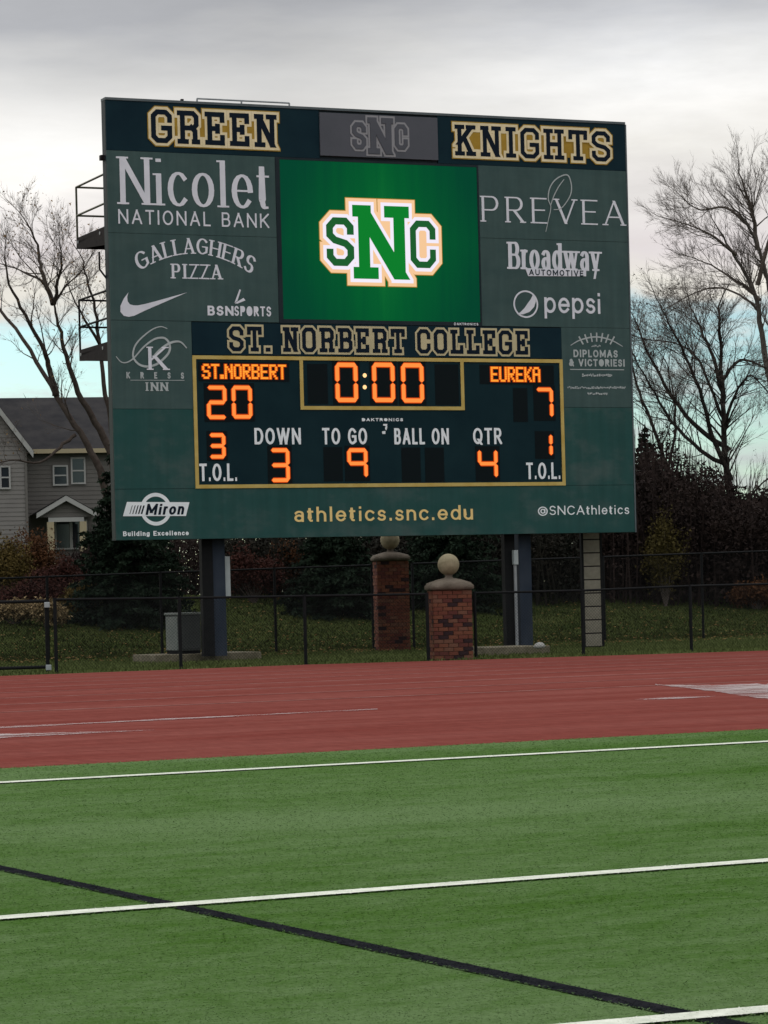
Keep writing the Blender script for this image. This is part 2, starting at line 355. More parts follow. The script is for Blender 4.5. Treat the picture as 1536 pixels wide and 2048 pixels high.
def empty(name, loc=(0, 0, 0), rz=0.0, parent=None):
    o = bpy.data.objects.new(name, None); COL.objects.link(o); o.location = loc; o.rotation_euler = (0, 0, rz)
    o.empty_display_size = .2
    if parent: o.parent = parent
    return o
def tri_mesh(name, verts, mats, mi=None, parent=None):
    """verts: (n,3,3) array of triangle corners"""
    n = len(verts); me = bpy.data.meshes.new(name)
    me.vertices.add(n * 3); me.vertices.foreach_set('co', np.ascontiguousarray(verts, dtype=np.float32).ravel())
    me.loops.add(n * 3); me.loops.foreach_set('vertex_index', np.arange(n * 3, dtype=np.int32))
    me.polygons.add(n); me.polygons.foreach_set('loop_start', np.arange(0, n * 3, 3, dtype=np.int32))
    me.polygons.foreach_set('loop_total', np.full(n, 3, dtype=np.int32))
    for m_ in (mats if isinstance(mats, (list, tuple)) else [mats]): me.materials.append(m_)
    if mi is not None: me.polygons.foreach_set('material_index', np.asarray(mi, dtype=np.int32))
    me.update(calc_edges=True)
    o = bpy.data.objects.new(name, me); COL.objects.link(o)
    if parent: o.parent = parent
    return o
def leaf_tris(c, size, droop=0.0):
    """small bent leaf triangles round the centres c"""
    n = len(c); a = NP.normal(size=(n, 3)); a /= np.linalg.norm(a, axis=1, keepdims=True)
    b = NP.normal(size=(n, 3)); b -= a * (a * b).sum(1, keepdims=True); b /= np.linalg.norm(b, axis=1, keepdims=True)
    s = np.asarray(size).reshape(-1, 1) * NP.uniform(.6, 1.4, (n, 1))
    if droop: a[:, 2] -= droop; a /= np.linalg.norm(a, axis=1, keepdims=True)
    return np.stack([c - b * s * .35, c + b * s * .35, c + a * s], axis=1)
def flat_xy(name, pts, z, m, kind='structure'):
    mb = MB().add([(p[0], p[1], z) for p in pts], [tuple(range(len(pts)))]); o = mb.obj(name, m); o['kind'] = kind; return o

# ================================================================== GROUND
def build_ground():
    us = [-3000, -900, -300, -120, -60] + [-40 + 1.6 * i for i in range(75)] + [95, 140, 300, 900, 3000]
    vsx = [-300, -60, 0, 20, 40, 50] + [54 + .8 * i for i in range(40)] + [88, 92, 100, 120, 160, 250, 600, 1500, 4000]
    mb = MB(); nu = len(us)
    for v in vsx:
        for u in us:
            X, Y = xy(u, v); mb.v.append((X, Y, terrain(X, Y)))
    for j in range(len(vsx) - 1):
        for i in range(nu - 1):
            a = j * nu + i; mb.f.append((a, a + 1, a + nu + 1, a + nu)); mb.m.append(0)
    o = mb.obj('ground', M['grass'], smooth=True); o['kind'] = 'structure'
build_ground()
# track: far edge read off five sightings, then carried on past the frame
far = [gnd(px, py) for px, py in ((0, 1352), (300, 1341), (620, 1329), (960, 1319), (1250, 1310), (1536, 1301))]
d0 = (far[1] - far[0]).normalized(); d1 = (far[-1] - far[-2]).normalized()
far = [far[0] - d0 * 60] + far + [far[-1] + d1 * 60]
near = [Vector((*xy(-80, 2), 0)), Vector((*xy(90, 2), 0))]
flat_xy('running_track', [near[0]] + [near[1]] + far[::-1], 0.0, M['track'])
turf_v = (uv(gnd(0, 1529, .018))[1] + uv(gnd(1536, 1462, .018))[1]) / 2
flat_xy('turf_field', [xy(-80, -40), xy(90, -40), xy(90, turf_v), xy(-80, turf_v)], .012, M['turf'])
LINES = []
def strip(name, a, b, wd, m, z, label=None):
    a, b = Vector(a[:2]), Vector(b[:2]); d = (b - a).normalized(); n = Vector((-d.y, d.x)) * wd / 2
    o = flat_xy(name, [a + n * -1, b - n, b + n, a + n], z, M[m]); 
    if label: o['label'] = label
    LINES.append((a, b, wd, m)); return o
def extend(a, b, s=25):
    d = (b - a).normalized(); return a - d * s, b + d * s
strip('field_marking', *extend(gnd(0, 1564, .021), gnd(1536, 1482, .021)), .15, 'line_white', .020, 'white end line nearest the red track')
strip('field_marking', *extend(gnd(0, 1834, .021), gnd(1536, 1719, .021)), .122, 'line_white', .020, 'white line across the middle of the turf')
strip('field_marking', *extend(gnd(1078, 2057, .021), gnd(1536, 2016, .021)), .112, 'line_white', .020, 'white line in the near right corner')
strip('field_marking', *extend(gnd(0, 1734, .019), gnd(1468, 2046, .019), 12), .085, 'line_black', .016, 'black line slanting across the turf')
LINES[2], LINES[3] = LINES[2], LINES[3]
# lane lines, thin and worn
for k, (ya, yb) in enumerate(((1362, 1310), (1369, 1316), (1377, 1322.5), (1386, 1330), (1397, 1338.5), (1410, 1349), (1425, 1362))):
    a, b = extend(gnd(0, ya), gnd(1536, yb), 30)
    d = (b - a).normalized(); n = Vector((-d.y, d.x)) * .038
    o = flat_xy('lane_marking', [a.xy - n.xy, b.xy - n.xy, b.xy + n.xy, a.xy + n.xy], .004 , M['lane_paint'])
def painted_sheen(name, pts, n=44, seed=1, label=''):
    """wet sheen painted as pale colour: an irregular sheet between two sighted edges"""
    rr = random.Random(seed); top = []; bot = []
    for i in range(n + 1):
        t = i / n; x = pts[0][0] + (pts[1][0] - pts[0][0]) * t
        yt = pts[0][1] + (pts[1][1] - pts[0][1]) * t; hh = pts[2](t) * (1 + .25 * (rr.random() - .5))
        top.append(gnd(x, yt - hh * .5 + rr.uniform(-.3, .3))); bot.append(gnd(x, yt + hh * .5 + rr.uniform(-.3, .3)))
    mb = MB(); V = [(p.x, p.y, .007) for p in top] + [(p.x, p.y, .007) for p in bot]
    mb.add(V, [(i, n + 1 + i, n + 2 + i, i + 1) for i in range(n)]); o = mb.obj(name, M['painted_sheen']); o['kind'] = 'structure'; o['label'] = label
painted_sheen('painted_sheen', [(1310, 1370), (1700, 1394), lambda t: 2 + 34 * min(1, t * 1.6) ** 1.6], seed=3, label='pale painted sheen on the right of the wet track')
painted_sheen('painted_sheen', [(-120, 1478), (310, 1461), lambda t: 11 * (1 - t) ** 1.3 + .6], seed=4, label='thin streak of painted sheen at the left of the wet track')
painted_sheen('painted_sheen', [(-120, 1462), (755, 1419), lambda t: 1.6 + 1.8 * math.sin(t * 9) ** 2 * (1 - t)], seed=5, label='long narrow streak of painted sheen across the wet track')
painted_sheen('painted_sheen', [(1270, 1400), (1440, 1393), lambda t: 3.5 * math.sin(math.pi * t)], seed=7, label='small streak of painted sheen below the pale patch')

def build_blades():
    n = 300000
    # density falls with distance
    D = 6.9 * (23.5 / 6.9) ** NP.random(n) ; x = NP.uniform(-.165, .165, n) * D
    u = x * cf + D * sf; v = -x * sf + D * cf
    k = v < turf_v - .01; D, x = D[k], x[k]; n = len(D)
    mi = np.zeros(n, int)
    for (a, b, wd, m_) in LINES[::-1]:
        dd = (b - a).normalized(); dist = (x - a.x) * -dd.y + (D - a.y) * dd.x; along = (x - a.x) * dd.x + (D - a.y) * dd.y
        ins = (np.abs(dist + NP.normal(0, .006, n)) < wd / 2) & (along > 0) & (along < (b - a).length)
        mi[ins] = 1 if m_ == 'line_white' else 2
    for (a, b, wd, m_) in LINES[:3]:
        dd = (b - a).normalized(); dist = (x - a.x) * -dd.y + (D - a.y) * dd.x
        mi[np.abs(dist + NP.normal(0, .004, n)) < wd / 2] = 1
    h = NP.uniform(.0008, .0030, n) ; wd = NP.uniform(.0016, .0034, n) * (D / 8)
    ang = NP.uniform(0, 2 * np.pi, n); lean = NP.uniform(1.4, 5.0, n) * h; la = NP.uniform(0, 2 * np.pi, n)
    c = np.stack([x, D, np.full(n, .019)], 1)
    s = np.stack([np.cos(ang) * wd, np.sin(ang) * wd, np.zeros(n)], 1)
    tip = c + np.stack([np.cos(la) * lean, np.sin(la) * lean, h], 1)
    o = tri_mesh('turf_fibres', np.stack([c - s, c + s, tip], 1), [M['blade_green'], M['line_white'], M['line_black']], mi)
    tag(o, 'short green artificial grass fibres of the playing field', 'turf', kind='stuff')
build_blades()

def build_verge():
    # rough grass between the track and the slope
    n = 150000; D = NP.uniform(50, 92, n); x = NP.uniform(-.17, .17, n) * D
    v = -x * sf + D * cf; fe = np.interp(x / D, [(p.x / p.y) for p in far[1:-1]], [p.y for p in far[1:-1]])
    k = (D > fe + .15) & (v < 82); x, D = x[k], D[k]; n = len(x)
    z = np.array([terrain(a, b) for a, b in zip(x, D)])
    h = NP.uniform(.03, .10, n); w_ = NP.uniform(.012, .03, n); ang = NP.uniform(0, 6.28, n)
    c = np.stack([x, D, z - .01], 1); s = np.stack([np.cos(ang) * w_, np.sin(ang) * w_, 0 * w_], 1)
    tip = c + np.stack([NP.normal(0, .03, n), NP.normal(0, .03, n), h], 1)
    vv = -x * sf + D * cf; lit = ((vv < 60.5 + NP.normal(0, .5, n)) | (vv > 77.5)).astype(int)  # paler verge by the track; ridge strip painted pale as if lit
    o = tri_mesh('grass_tufts', np.stack([c - s, c + s, tip], 1), [M['grass'], M['mown_lit_grass']], lit)
    tag(o, 'rough dark grass on the verge and slope behind the track', 'grass', kind='stuff')
build_verge()
def build_litter():
    n = 7000; D = NP.uniform(53, 84, n); x = NP.uniform(-.17, .17, n) * D; v = -x * sf + D * cf; k = v > 56.5; x, D = x[k], D[k]
    c = np.array([(a, b, terrain(a, b) + .06) for a, b in zip(x, D)]); t = leaf_tris(c, np.full(len(c), .07)); t[:, :, 2] = c[:, None, 2] + (t[:, :, 2] - c[:, None, 2]) * .3
    o = tri_mesh('fallen_leaves', t, [M['dead_leaf']]); tag(o, 'dry brown leaves scattered over the grass slope', 'leaves', kind='stuff')
build_litter()

# ================================================================== LETTERING
def arc(cx, cy, rx, ry, a0, a1, n=10):
    return [(cx + rx * math.cos(math.radians(a0 + (a1 - a0) * i / n)), cy + ry * math.sin(math.radians(a0 + (a1 - a0) * i / n))) for i in range(n + 1)]
# block letters with cut corners and slab feet
VAR = {
 'G': (.78, [[(1, .72), (1, .86), (.76, 1), (.24, 1), (0, .86), (0, .14), (.24, 0), (.76, 0), (1, .14), (1, .44), (.62, .44)]]),
 'R': (.84, [[(.16, 0), (.16, 1)], [(0, 1), (.76, 1), (.94, .88), (.94, .60), (.78, .48), (.16, .48)], [(.70, .48), (.86, .38), (.86, 0)], [(0, 0), (.36, 0)], [(.80, 0), (1.02, 0)]]),
 'E': (.74, [[(.16, 0), (.16, 1)], [(0, 1), (1, 1), (1, .80)], [(0, 0), (1, 0), (1, .20)], [(.16, .5), (.66, .5)], [(.68, .41), (.68, .59)]]),
 'N': (.86, [[(.14, 0), (.14, 1)], [(0, 1), (.26, 1)], [(.14, 1), (.86, 0)], [(.86, 0), (.86, 1)], [(0, 0), (.34, 0)], [(.66, 1), (1, 1)]]),
 'K': (.86, [[(.16, 0), (.16, 1)], [(0, 1), (.34, 1)], [(0, 0), (.34, 0)], [(.16, .40), (.84, 1)], [(.44, .58), (.84, 0)], [(.66, 1), (1, 1)], [(.66, 0), (1, 0)]]),
 'I': (.42, [[(.5, 0), (.5, 1)], [(0, 1), (1, 1)], [(0, 0), (1, 0)]]),
 'H': (.86, [[(.16, 0), (.16, 1)], [(.84, 0), (.84, 1)], [(.16, .5), (.84, .5)], [(0, 1), (.34, 1)], [(0, 0), (.34, 0)], [(.66, 1), (1, 1)], [(.66, 0), (1, 0)]]),
 'T': (.80, [[(.5, 0), (.5, 1)], [(0, .80), (0, 1), (1, 1), (1, .80)], [(.3, 0), (.7, 0)]]),
 'S': (.78, [[(1, .76), (1, .86), (.76, 1), (.24, 1), (0, .86), (0, .66), (.24, .54), (.76, .46), (1, .34), (1, .14), (.76, 0), (.24, 0), (0, .14), (0, .24)]]),
 'O': (.76, [[(.5, 1), (.24, 1), (0, .86), (0, .14), (.24, 0), (.76, 0), (1, .14), (1, .86), (.76, 1), (.5, 1)]]),
 'B': (.80, [[(.16, 0), (.16, 1)], [(0, 1), (.76, 1), (.94, .88), (.94, .62), (.80, .52), (.16, .52)], [(.70, .52), (1, .40), (1, .12), (.80, 0), (0, 0)]]),
 'L': (.74, [[(.18, 0), (.18, 1)], [(0, 1), (.40, 1)], [(0, 0), (1, 0), (1, .24)]]),
 'C': (.76, [[(1, .70), (1, .86), (.76, 1), (.24, 1), (0, .86), (0, .14), (.24, 0), (.76, 0), (1, .14), (1, .30)]]),
 '.': (.26, [[(0, 0), (1, 0)]]), ' ': (.30, []),
}
A_ = arc
SAN = {
 'A': (.78, [[(0, 0), (.5, 1)], [(1, 0), (.5, 1)], [(.2, .32), (.8, .32)]]),
 'B': (.66, [[(0, 0), (0, 1)], [(0, 1), (.5, 1)] + A_(.6, .765, .3, .235, 90, -90) + [(0, .53)], [(0, 0), (.55, 0)] + A_(.62, .265, .38, .265, -90, 90) + [(0, .53)]]),
 'C': (.74, [A_(.55, .5, .55, .5, 42, 318, 16)]),
 'D': (.74, [[(0, 0), (0, 1)], [(0, 1), (.4, 1)] + A_(.45, .5, .55, .5, 90, -90, 12) + [(0, 0)]]),
 'E': (.58, [[(0, 0), (0, 1)], [(0, 1), (1, 1)], [(0, 0), (1, 0)], [(0, .52), (.85, .52)]]),
 'F': (.56, [[(0, 0), (0, 1)], [(0, 1), (1, 1)], [(0, .52), (.85, .52)]]),
 'G': (.78, [A_(.53, .5, .53, .5, 45, 300, 16) + [(1, .14), (1, .48)], [(.62, .48), (1, .48)]]),
 'H': (.74, [[(0, 0), (0, 1)], [(1, 0), (1, 1)], [(0, .52), (1, .52)]]),
 'I': (.12, [[(.5, 0), (.5, 1)]]),
 'K': (.72, [[(0, 0), (0, 1)], [(0, .38), (.95, 1)], [(.30, .58), (1, 0)]]),
 'L': (.55, [[(0, 0), (0, 1)], [(0, 0), (1, 0)]]),
 'M': (.88, [[(0, 0), (0, 1)], [(1, 0), (1, 1)], [(0, 1), (.5, .2)], [(1, 1), (.5, .2)]]),
 'N': (.76, [[(0, 0), (0, 1)], [(1, 0), (1, 1)], [(0, 1), (1, 0)]]),
 'O': (.80, [A_(.5, .5, .5, .5, 0, 360, 24)]),
 'P': (.64, [[(0, 0), (0, 1)], [(0, 1), (.55, 1)] + A_(.62, .73, .38, .27, 90, -90) + [(0, .46)]]),
 'Q': (.82, [A_(.5, .5, .5, .5, 0, 360, 24), [(.62, .22), (.95, -.05)]]),
 'R': (.68, [[(0, 0), (0, 1)], [(0, 1), (.5, 1)] + A_(.56, .74, .36, .26, 90, -90) + [(0, .48)], [(.42, .48), (1, 0)]]),
 'S': (.62, [A_(.5, .745, .46, .255, 30, 265, 12) + A_(.5, .255, .5, .255, 88, -150, 12)]),
 'T': (.66, [[(.5, 0), (.5, 1)], [(0, 1), (1, 1)]]),
 'U': (.74, [[(0, 1), (0, .42)] + A_(.5, .38, .5, .38, 180, 360, 12) + [(1, 1)]]),
 'V': (.78, [[(0, 1), (.5, 0)], [(1, 1), (.5, 0)]]),
 'W': (1.1, [[(0, 1), (.26, 0)], [(.5, 1), (.26, 0)], [(.5, 1), (.74, 0)], [(1, 1), (.74, 0)]]),
 'Z': (.66, [[(0, 1), (1, 1)], [(1, 1), (0, 0)], [(0, 0), (1, 0)]]),
 'a': (.52, [A_(.5, .52, .46, .18, 150, 0, 8) + [(.96, .5), (.96, 0)], A_(.48, .21, .48, .21, 0, 360, 14)]),
 'b': (.56, [[(0, 0), (0, 1)], A_(.5, .35, .5, .35, 0, 360, 18)]),
 'c': (.52, [A_(.55, .35, .55, .35, 45, 315, 14)]),
 'd': (.56, [[(1, 0), (1, 1)], A_(.5, .35, .5, .35, 0, 360, 18)]),
 'e': (.56, [A_(.5, .35, .5, .35, 0, 318, 16), [(0, .36), (1, .36)]]),
 'g': (.56, [A_(.5, .35, .5, .35, 0, 360, 18), [(1, .7), (1, -.05)] + A_(.5, -.06, .5, .22, 0, -150, 8)]),
 'h': (.52, [[(0, 0), (0, 1)], A_(.5, .42, .5, .28, 180, 0, 10) + [(1, 0)]]),
 'i': (.12, [[(.5, 0), (.5, .66)], [(.5, .955), (.5, .985)]]),
 'l': (.12, [[(.5, 0), (.5, 1)]]),
 'n': (.52, [[(0, 0), (0, .7)], A_(.5, .42, .5, .28, 180, 0, 10) + [(1, 0)]]),
 'o': (.58, [A_(.5, .35, .5, .35, 0, 360, 20)]),
 'p': (.56, [[(0, -.30), (0, .7)], A_(.5, .35, .5, .35, 0, 360, 18)]),
 'r': (.34, [[(0, 0), (0, .7)], A_(.75, .38, .75, .32, 180, 80, 8)]),
 's': (.46, [A_(.5, .52, .44, .18, 30, 265, 10) + A_(.5, .18, .5, .18, 88, -150, 10)]),
 't': (.34, [[(.35, .90), (.35, .18)] + A_(.72, .18, .37, .18, 180, 280, 6), [(0, .7), (.95, .7)]]),
 'u': (.52, [[(0, .7), (0, .28)] + A_(.5, .28, .5, .28, 180, 360, 10), [(1, 0), (1, .7)]]),
 'w': (.84, [[(0, .7), (.26, 0)], [(.5, .7), (.26, 0)], [(.5, .7), (.74, 0)], [(1, .7), (.74, 0)]]),
 'x': (.54, [[(0, .7), (1, 0)], [(0, 0), (1, .7)]]),
 'y': (.56, [[(0, .7), (.52, 0)], [(1, .7), (.30, -.32)]]),
 '&': (.76, [A_(.45, .78, .26, .22, -60, 240, 12) + [(1, 0)], A_(.40, .25, .40, .25, 100, 330, 12) + [(.95, .5)]]),
 '@': (.95, [A_(.5, .42, .5, .5, -50, 300, 20), A_(.5, .42, .22, .24, 0, 360, 12), [(.74, .62), (.74, .25)]]),
 '!': (.12, [[(.5, .3), (.5, 1)], [(.5, 0), (.5, .07)]]),
 '.': (.12, [[(.5, 0), (.5, .07)]]), ' ': (.35, []), '-': (.3, [[(0, .4), (1, .4)]]),
}
def poly_stroke(pts, hwf, ext, buf, hvh=None):
    """convex pieces of a mitred stroke; hwf(dx,dy) gives the half width, buf widens it all round"""
    P = [Vector(p) for p in pts]; closed = (P[0] - P[-1]).length < 1e-6 and len(P) > 3; n = len(P) - 1; out = []
    if closed: P = P[:-1]; n = len(P)
    dirs = [(P[(i + 1) % len(P)] - P[i]).normalized() for i in range(n)]
    hws = [hwf(abs(d.x), d.y, d.x) + buf for d in dirs]
    nrm = [Vector((-d.y, d.x)) for d in dirs]
    def endx(d): return hwf(abs(d.x), d.y, d.x) if hvh is None else hvh[1] * abs(d.y) + hvh[0] * abs(d.x)
    def corner(i, j, p):      # offsets where segment i meets j, mitred
        a, b = nrm[i], nrm[j]; m_ = a + b
        if m_.length < .35: return None
        m_ = m_ / m_.length_squared * 2; return m_ * ((hws[i] + hws[j]) / 2)
    for i in range(n):
        p, q = P[i], P[(i + 1) % len(P)]
        o0 = o1 = None
        if closed or i > 0: o0 = corner((i - 1) % n, i, p)
        if closed or i < n - 1: o1 = corner(i, (i + 1) % n, q)
        if o0 is None: pp = p - dirs[i] * (ext * hws[i] if (i > 0 or closed) else (ext * endx(dirs[i]) + buf)); a0 = pp + nrm[i] * hws[i]; b0 = pp - nrm[i] * hws[i]
        else: a0 = p + o0; b0 = p - o0
        if o1 is None: qq = q + dirs[i] * (ext * hws[i] if (i < n - 1 or closed) else (ext * endx(dirs[i]) + buf)); a1 = qq + nrm[i] * hws[i]; b1 = qq - nrm[i] * hws[i]
        else: a1 = q + o1; b1 = q - o1
        out.append([a0, b0, b1, a1])
    return out
def clipx(pl, xa, xb):
    for lim, sg in ((xa, 1), (xb, -1)):
        o = []
        for i in range(len(pl)):
            p, q = pl[i], pl[(i + 1) % len(pl)]; a, b = (p.x - lim) * sg, (q.x - lim) * sg
            if a >= 0: o.append(p)
            if a * b < 0: o.append(p.lerp(q, a / (a - b)))
        pl = o
        if len(pl) < 3: return pl
    return pl
def glyphs(text, font, x0, z0, x1, z1, hv, hh=None, track=.16, serif=0.0, buf=0.0, warp=None, fit=True, slab=.9):
    """convex polygons of a line of text filling the box; hv, hh: half widths of upright and level strokes"""
    hh = hv if hh is None else hh; H = z1 - z0; polys = []
    ws = [max(font[c][0] * H, (2.12 * hv if c != ' ' else 0) + (2 * (serif - 1) * hv if serif and c in 'ilI' else 0)) for c in text]; tr = track * H
    tot = sum(ws) + tr * (len(text) - 1); k = (x1 - x0) / tot if fit else 1.0; x = x0
    for c, w_ in zip(text, ws):
        wk = w_ * k
        def mp(p, x=x, wk=wk):
            return Vector((x + hv + p[0] * max(wk - 2 * hv, 1e-4) if wk > 2.05 * hv else x + wk / 2 + (p[0] - .5) * .0, z0 + hh + p[1] * (H - 2 * hh)))
        for st in font[c][1]:
            pts = [mp(p) for p in st]
            if len(pts) == 2 and (pts[0] - pts[1]).length < 1e-5:
                pts[1] = pts[0] + Vector((.001, 0))
            if len(st) == 2 and st[0][0] != st[1][0] and st[0][1] != st[1][1] and abs(pts[0].y - pts[1].y) > 2 * hh:
                a, b = (pts[0], pts[1]) if pts[0].y > pts[1].y else (pts[1], pts[0])
                d = a - b; ln = d.length; thick = hv if (b.x > a.x) else (hv if hh == hv else (hh * .75 + hv * .25))
                if c in 'NM' and font is SAN: thick = hv
                kx = (thick * (1.12 if font is VAR else 1) + buf) * ln / abs(d.y); e = hh + buf; sx = d.x / d.y
                poly = [Vector((a.x - kx + sx * e, a.y + e)), Vector((b.x - kx - sx * e, b.y - e)), Vector((b.x + kx - sx * e, b.y - e)), Vector((a.x + kx + sx * e, a.y + e))]
                polys.append(clipx(poly, x - buf, x + wk + buf))
                ends = [(a, 1), (b, -1)] if serif and c not in 'NMA' else []
                if serif and c == 'A': ends = [(b, -1)]
                if serif and c in 'V': ends = [(a, 1)]
                for pnt, sg in ends:
                    if min(abs(pnt.y - (z0 + hh)), abs(pnt.y - (z1 - hh)), abs(pnt.y - (z0 + hh + .7 * (H - 2 * hh)))) < 1e-4:
                        polys += poly_stroke([pnt - Vector((serif * hv, 0)), pnt + Vector((serif * hv, 0))], lambda a_, b_, c_: hh * slab, 1, buf)
            else:
                def hwf(adx, dy, dx): return hh + (hv - hh) * (abs(dy) ** 1.3)
                polys += [clipx(q_, x - buf, x + wk + buf) for q_ in poly_stroke(pts, hwf, 1.0, buf, (hv, hh))]
                if serif and len(pts) == 2 and abs(pts[0].x - pts[1].x) < 1e-5:
                    for pnt in pts:
                        lv = (pnt.y - z0 - hh) / (H - 2 * hh)
                        if min(abs(lv), abs(lv - 1), abs(lv - .7), abs(lv - .66)) < .01 and not (c in 'dau' and lv > .1 and False):
                            if c in 'bdhpl' and lv > .9 or c in 'inrup' and (abs(lv - .7) < .01 or abs(lv - .66) < .01): polys += poly_stroke([pnt - Vector((serif * hv, 0)), pnt], lambda a_, b_, c_: hh * slab, .5, buf)
                            else: polys += poly_stroke([pnt - Vector((serif * hv, 0)), pnt + Vector((serif * hv, 0))], lambda a_, b_, c_: hh * slab, .6, buf)
        x += wk + tr * k
    if warp: polys = [[warp(p) for p in pl] for pl in polys]
    return polys
def union_sheet(name, polys, y, m, parent, thick=.0):
    vs_, fs = [], []
    for pl in polys:
        if len(pl) < 3: continue
        area = sum(pl[i].x * pl[(i + 1) % len(pl)].y - pl[(i + 1) % len(pl)].x * pl[i].y for i in range(len(pl)))
        if abs(area) < 1e-9: continue
        if area < 0: pl = pl[::-1]
        fs.append(list(range(len(vs_), len(vs_) + len(pl)))); vs_ += [Vector((p.x, p.y)) for p in pl]
    r = delaunay_2d_cdt(vs_, [], fs, 1, 1e-5)
    mb = MB(); mb.add([(p.x, y, p.y) for p in r[0]], [tuple(f) for f, src in zip(r[2], r[5]) if len(src)])
    return mb.obj(name, m, parent)

# ================================================================== SCOREBOARD
TH_B = math.radians(23.43); cb, sb = math.cos(TH_B), math.sin(TH_B); DL = 57.0
_a, _b = ray(232, 1081); BORG = Vector((_a * DL, DL, 0)); PX = DL / FOC
board = empty('scoreboard', BORG, TH_B)
tag(board, 'big green football scoreboard with lit video screen and orange numbers, on steel posts', 'scoreboard')
def B(px, py):
    """photo pixel -> (x, z) on the board's face"""
    a, b = ray(px, py)       # (aD, D): BORG + t(cb,sb)
    t = (a * BORG.y - BORG.x) / (cb - a * sb); D = BORG.y + t * sb
    return t, EYE + b * D
def BV(px, py): return Vector(B(px, py))
bx0, bx1 = 0.0, (B(1250, 248)[0] + B(1268, 1065)[0]) / 2
bz0 = (B(232, 1080)[1] + B(1268, 1065)[1]) / 2; bz1 = (B(210, 201)[1] + B(1250, 248)[1]) / 2
MB().box(bx0, bx1, .012, .24, bz0, bz1).obj('cabinet', M['cabinet'], board)
MB().box(bx0 - .004, bx1 + .004, -.035, .245, bz1, bz1 + .05).obj('top_trim', M['top_trim'], board)
MB().box(bx1, bx1 + .03, -.03, .243, bz0, bz1 - .002).obj('side_trim', M['top_trim'], board)
def Z(px, py): return B(px, py)[1]
def X(px, py): return B(px, py)[0]
zh = (Z(216, 304) + Z(1251, 339)) / 2                     # foot of the header row
xs1, xs2 = X(638, 270), X(874, 280)
xv0, xv1 = X(562, 480), X(956, 480)                       # video screen
zv1, zv0 = (Z(558, 320) + Z(953, 334)) / 2, (Z(566, 638) + Z(960, 645)) / 2
xa1, xb0 = X(553, 470), X(959, 480)                       # advert panels' inner edges
zrow = (Z(220, 642) + Z(1258, 655)) / 2
xn0, xn1 = X(383, 680), X(1122, 690)
zn1, zn0 = (Z(382, 645) + Z(1121, 656)) / 2, (Z(383, 711) + Z(1123, 716)) / 2
xg0, xg1 = X(387, 845), X(1127, 845)
zg1, zg0 = (Z(384, 712) + Z(1124, 718)) / 2, (Z(390, 976) + Z(1129, 972)) / 2
g_ = .0035
def panel(name, x0, x1, z0, z1, m, y0=-.02, y1=.008, label=None, bevel=.0):
    o = MB().box(x0 + g_, x1 - g_, y0, y1, z0 + g_, z1 - g_).obj(name, m, board)
    if label: o['label'] = label
    return o
hdr_l = panel('header_panel', bx0, xs1, zh, bz1, M['navy'], label='navy header panel reading GREEN')
crest = panel('header_panel', xs1, xs2, zh + .06, bz1 - .05, M['crest_grey'], y0=-.05, label='grey header panel with the college letters')
hdr_r = panel('header_panel', xs2, bx1, zh, bz1, M['navy'], label='navy header panel reading KNIGHTS')
zsl = Z(380, 470); zsr = Z(1100, 480)
adv = {}
adv['nic'] = panel('advert_panel', bx0, xa1, zsl, zh, M['teal_up'], label='upper left advert panel with a bank name')
adv['gal'] = panel('advert_panel', bx0, xa1, zrow, zsl, M['teal_up'], y0=-.022, label='left advert panel with a pizza name, a tick mark and a sports name')
adv['kre'] = panel('advert_panel', bx0, xn0, Z(300, 818), zrow, M['teal_up'], y0=-.018, label='left advert panel with a swirling letter K')
panel('side_panel', bx0, xg0, zg0, Z(300, 818), M['teal_low'])
adv['foot'] = panel('bottom_panel', bx0, bx1, bz0, zg0, M['teal_low'], y0=-.018, label='bottom panel with web address and builder sign')
adv['pre'] = panel('advert_panel', xb0, bx1, zsr, zh, M['teal_up'], y0=-.021, label='upper right advert panel with a leaf drawing')
adv['bro'] = panel('advert_panel', xb0, bx1, zrow, zsr, M['teal_up'], label='right advert panel with a car dealer and a soft drink name')
adv['dip'] = panel('advert_panel', xn1, bx1, Z(1190, 815), zrow, M['teal_up'], y0=-.019, label='right advert panel with football laces')
panel('side_panel', xg1, bx1, zg0, Z(1190, 815), M['teal_low'])
# video screen
frame = MB()
frame.box(xa1 + .002, xv0, -.03, .006, zn1 + .01, zh - .002).box(xv1, xb0 - .002, -.03, .006, zn1 + .01, zh - .002)
frame.box(xv0, xv1, -.028, .005, zv1, zh - .003).box(xv0, xv1, -.028, .005, zn1 + .012, zv0)
vid = frame.obj('video_screen', M['cabinet'], board)
scr = MB().box(xv0, xv1, -.012, .004, zv0, zv1).obj('screen_picture', M['screen'], vid)
name_p = MB().box(xn0 + .004, xn1 - .004, -.026, .007, zn0, zn1).obj('name_panel', M['navy'], board)
name_p['label'] = 'navy panel reading ST. NORBERT COLLEGE'
score = MB().box(xg0 + .03, xg1 - .03, -.016, .007, zg0 + .03, zg1 - .03).obj('score_panel', M['score_face'], board)
bw = 7.5 * PX
brd = MB()
brd.box(xg0, xg1, -.034, .004, zg1 - bw, zg1).box(xg0, xg1, -.034, .004, zg0, zg0 + bw)
brd.box(xg0, xg0 + bw, -.034, .004, zg0 + bw, zg1 - bw).box(xg1 - bw, xg1, -.034, .004, zg0 + bw, zg1 - bw)
xc0, xc1, zc0 = X(599, 765), X(927, 765), (Z(605, 820) + Z(920, 820)) / 2
brd.box(xc0, xc0 + bw, -.032, -.014, zc0, zg1 - bw).box(xc1 - bw, xc1, -.032, -.014, zc0, zg1 - bw).box(xc0 + bw, xc1 - bw, -.032, -.014, zc0, zc0 + bw)
brd.obj('gold_border', M['gold_bar'], score)

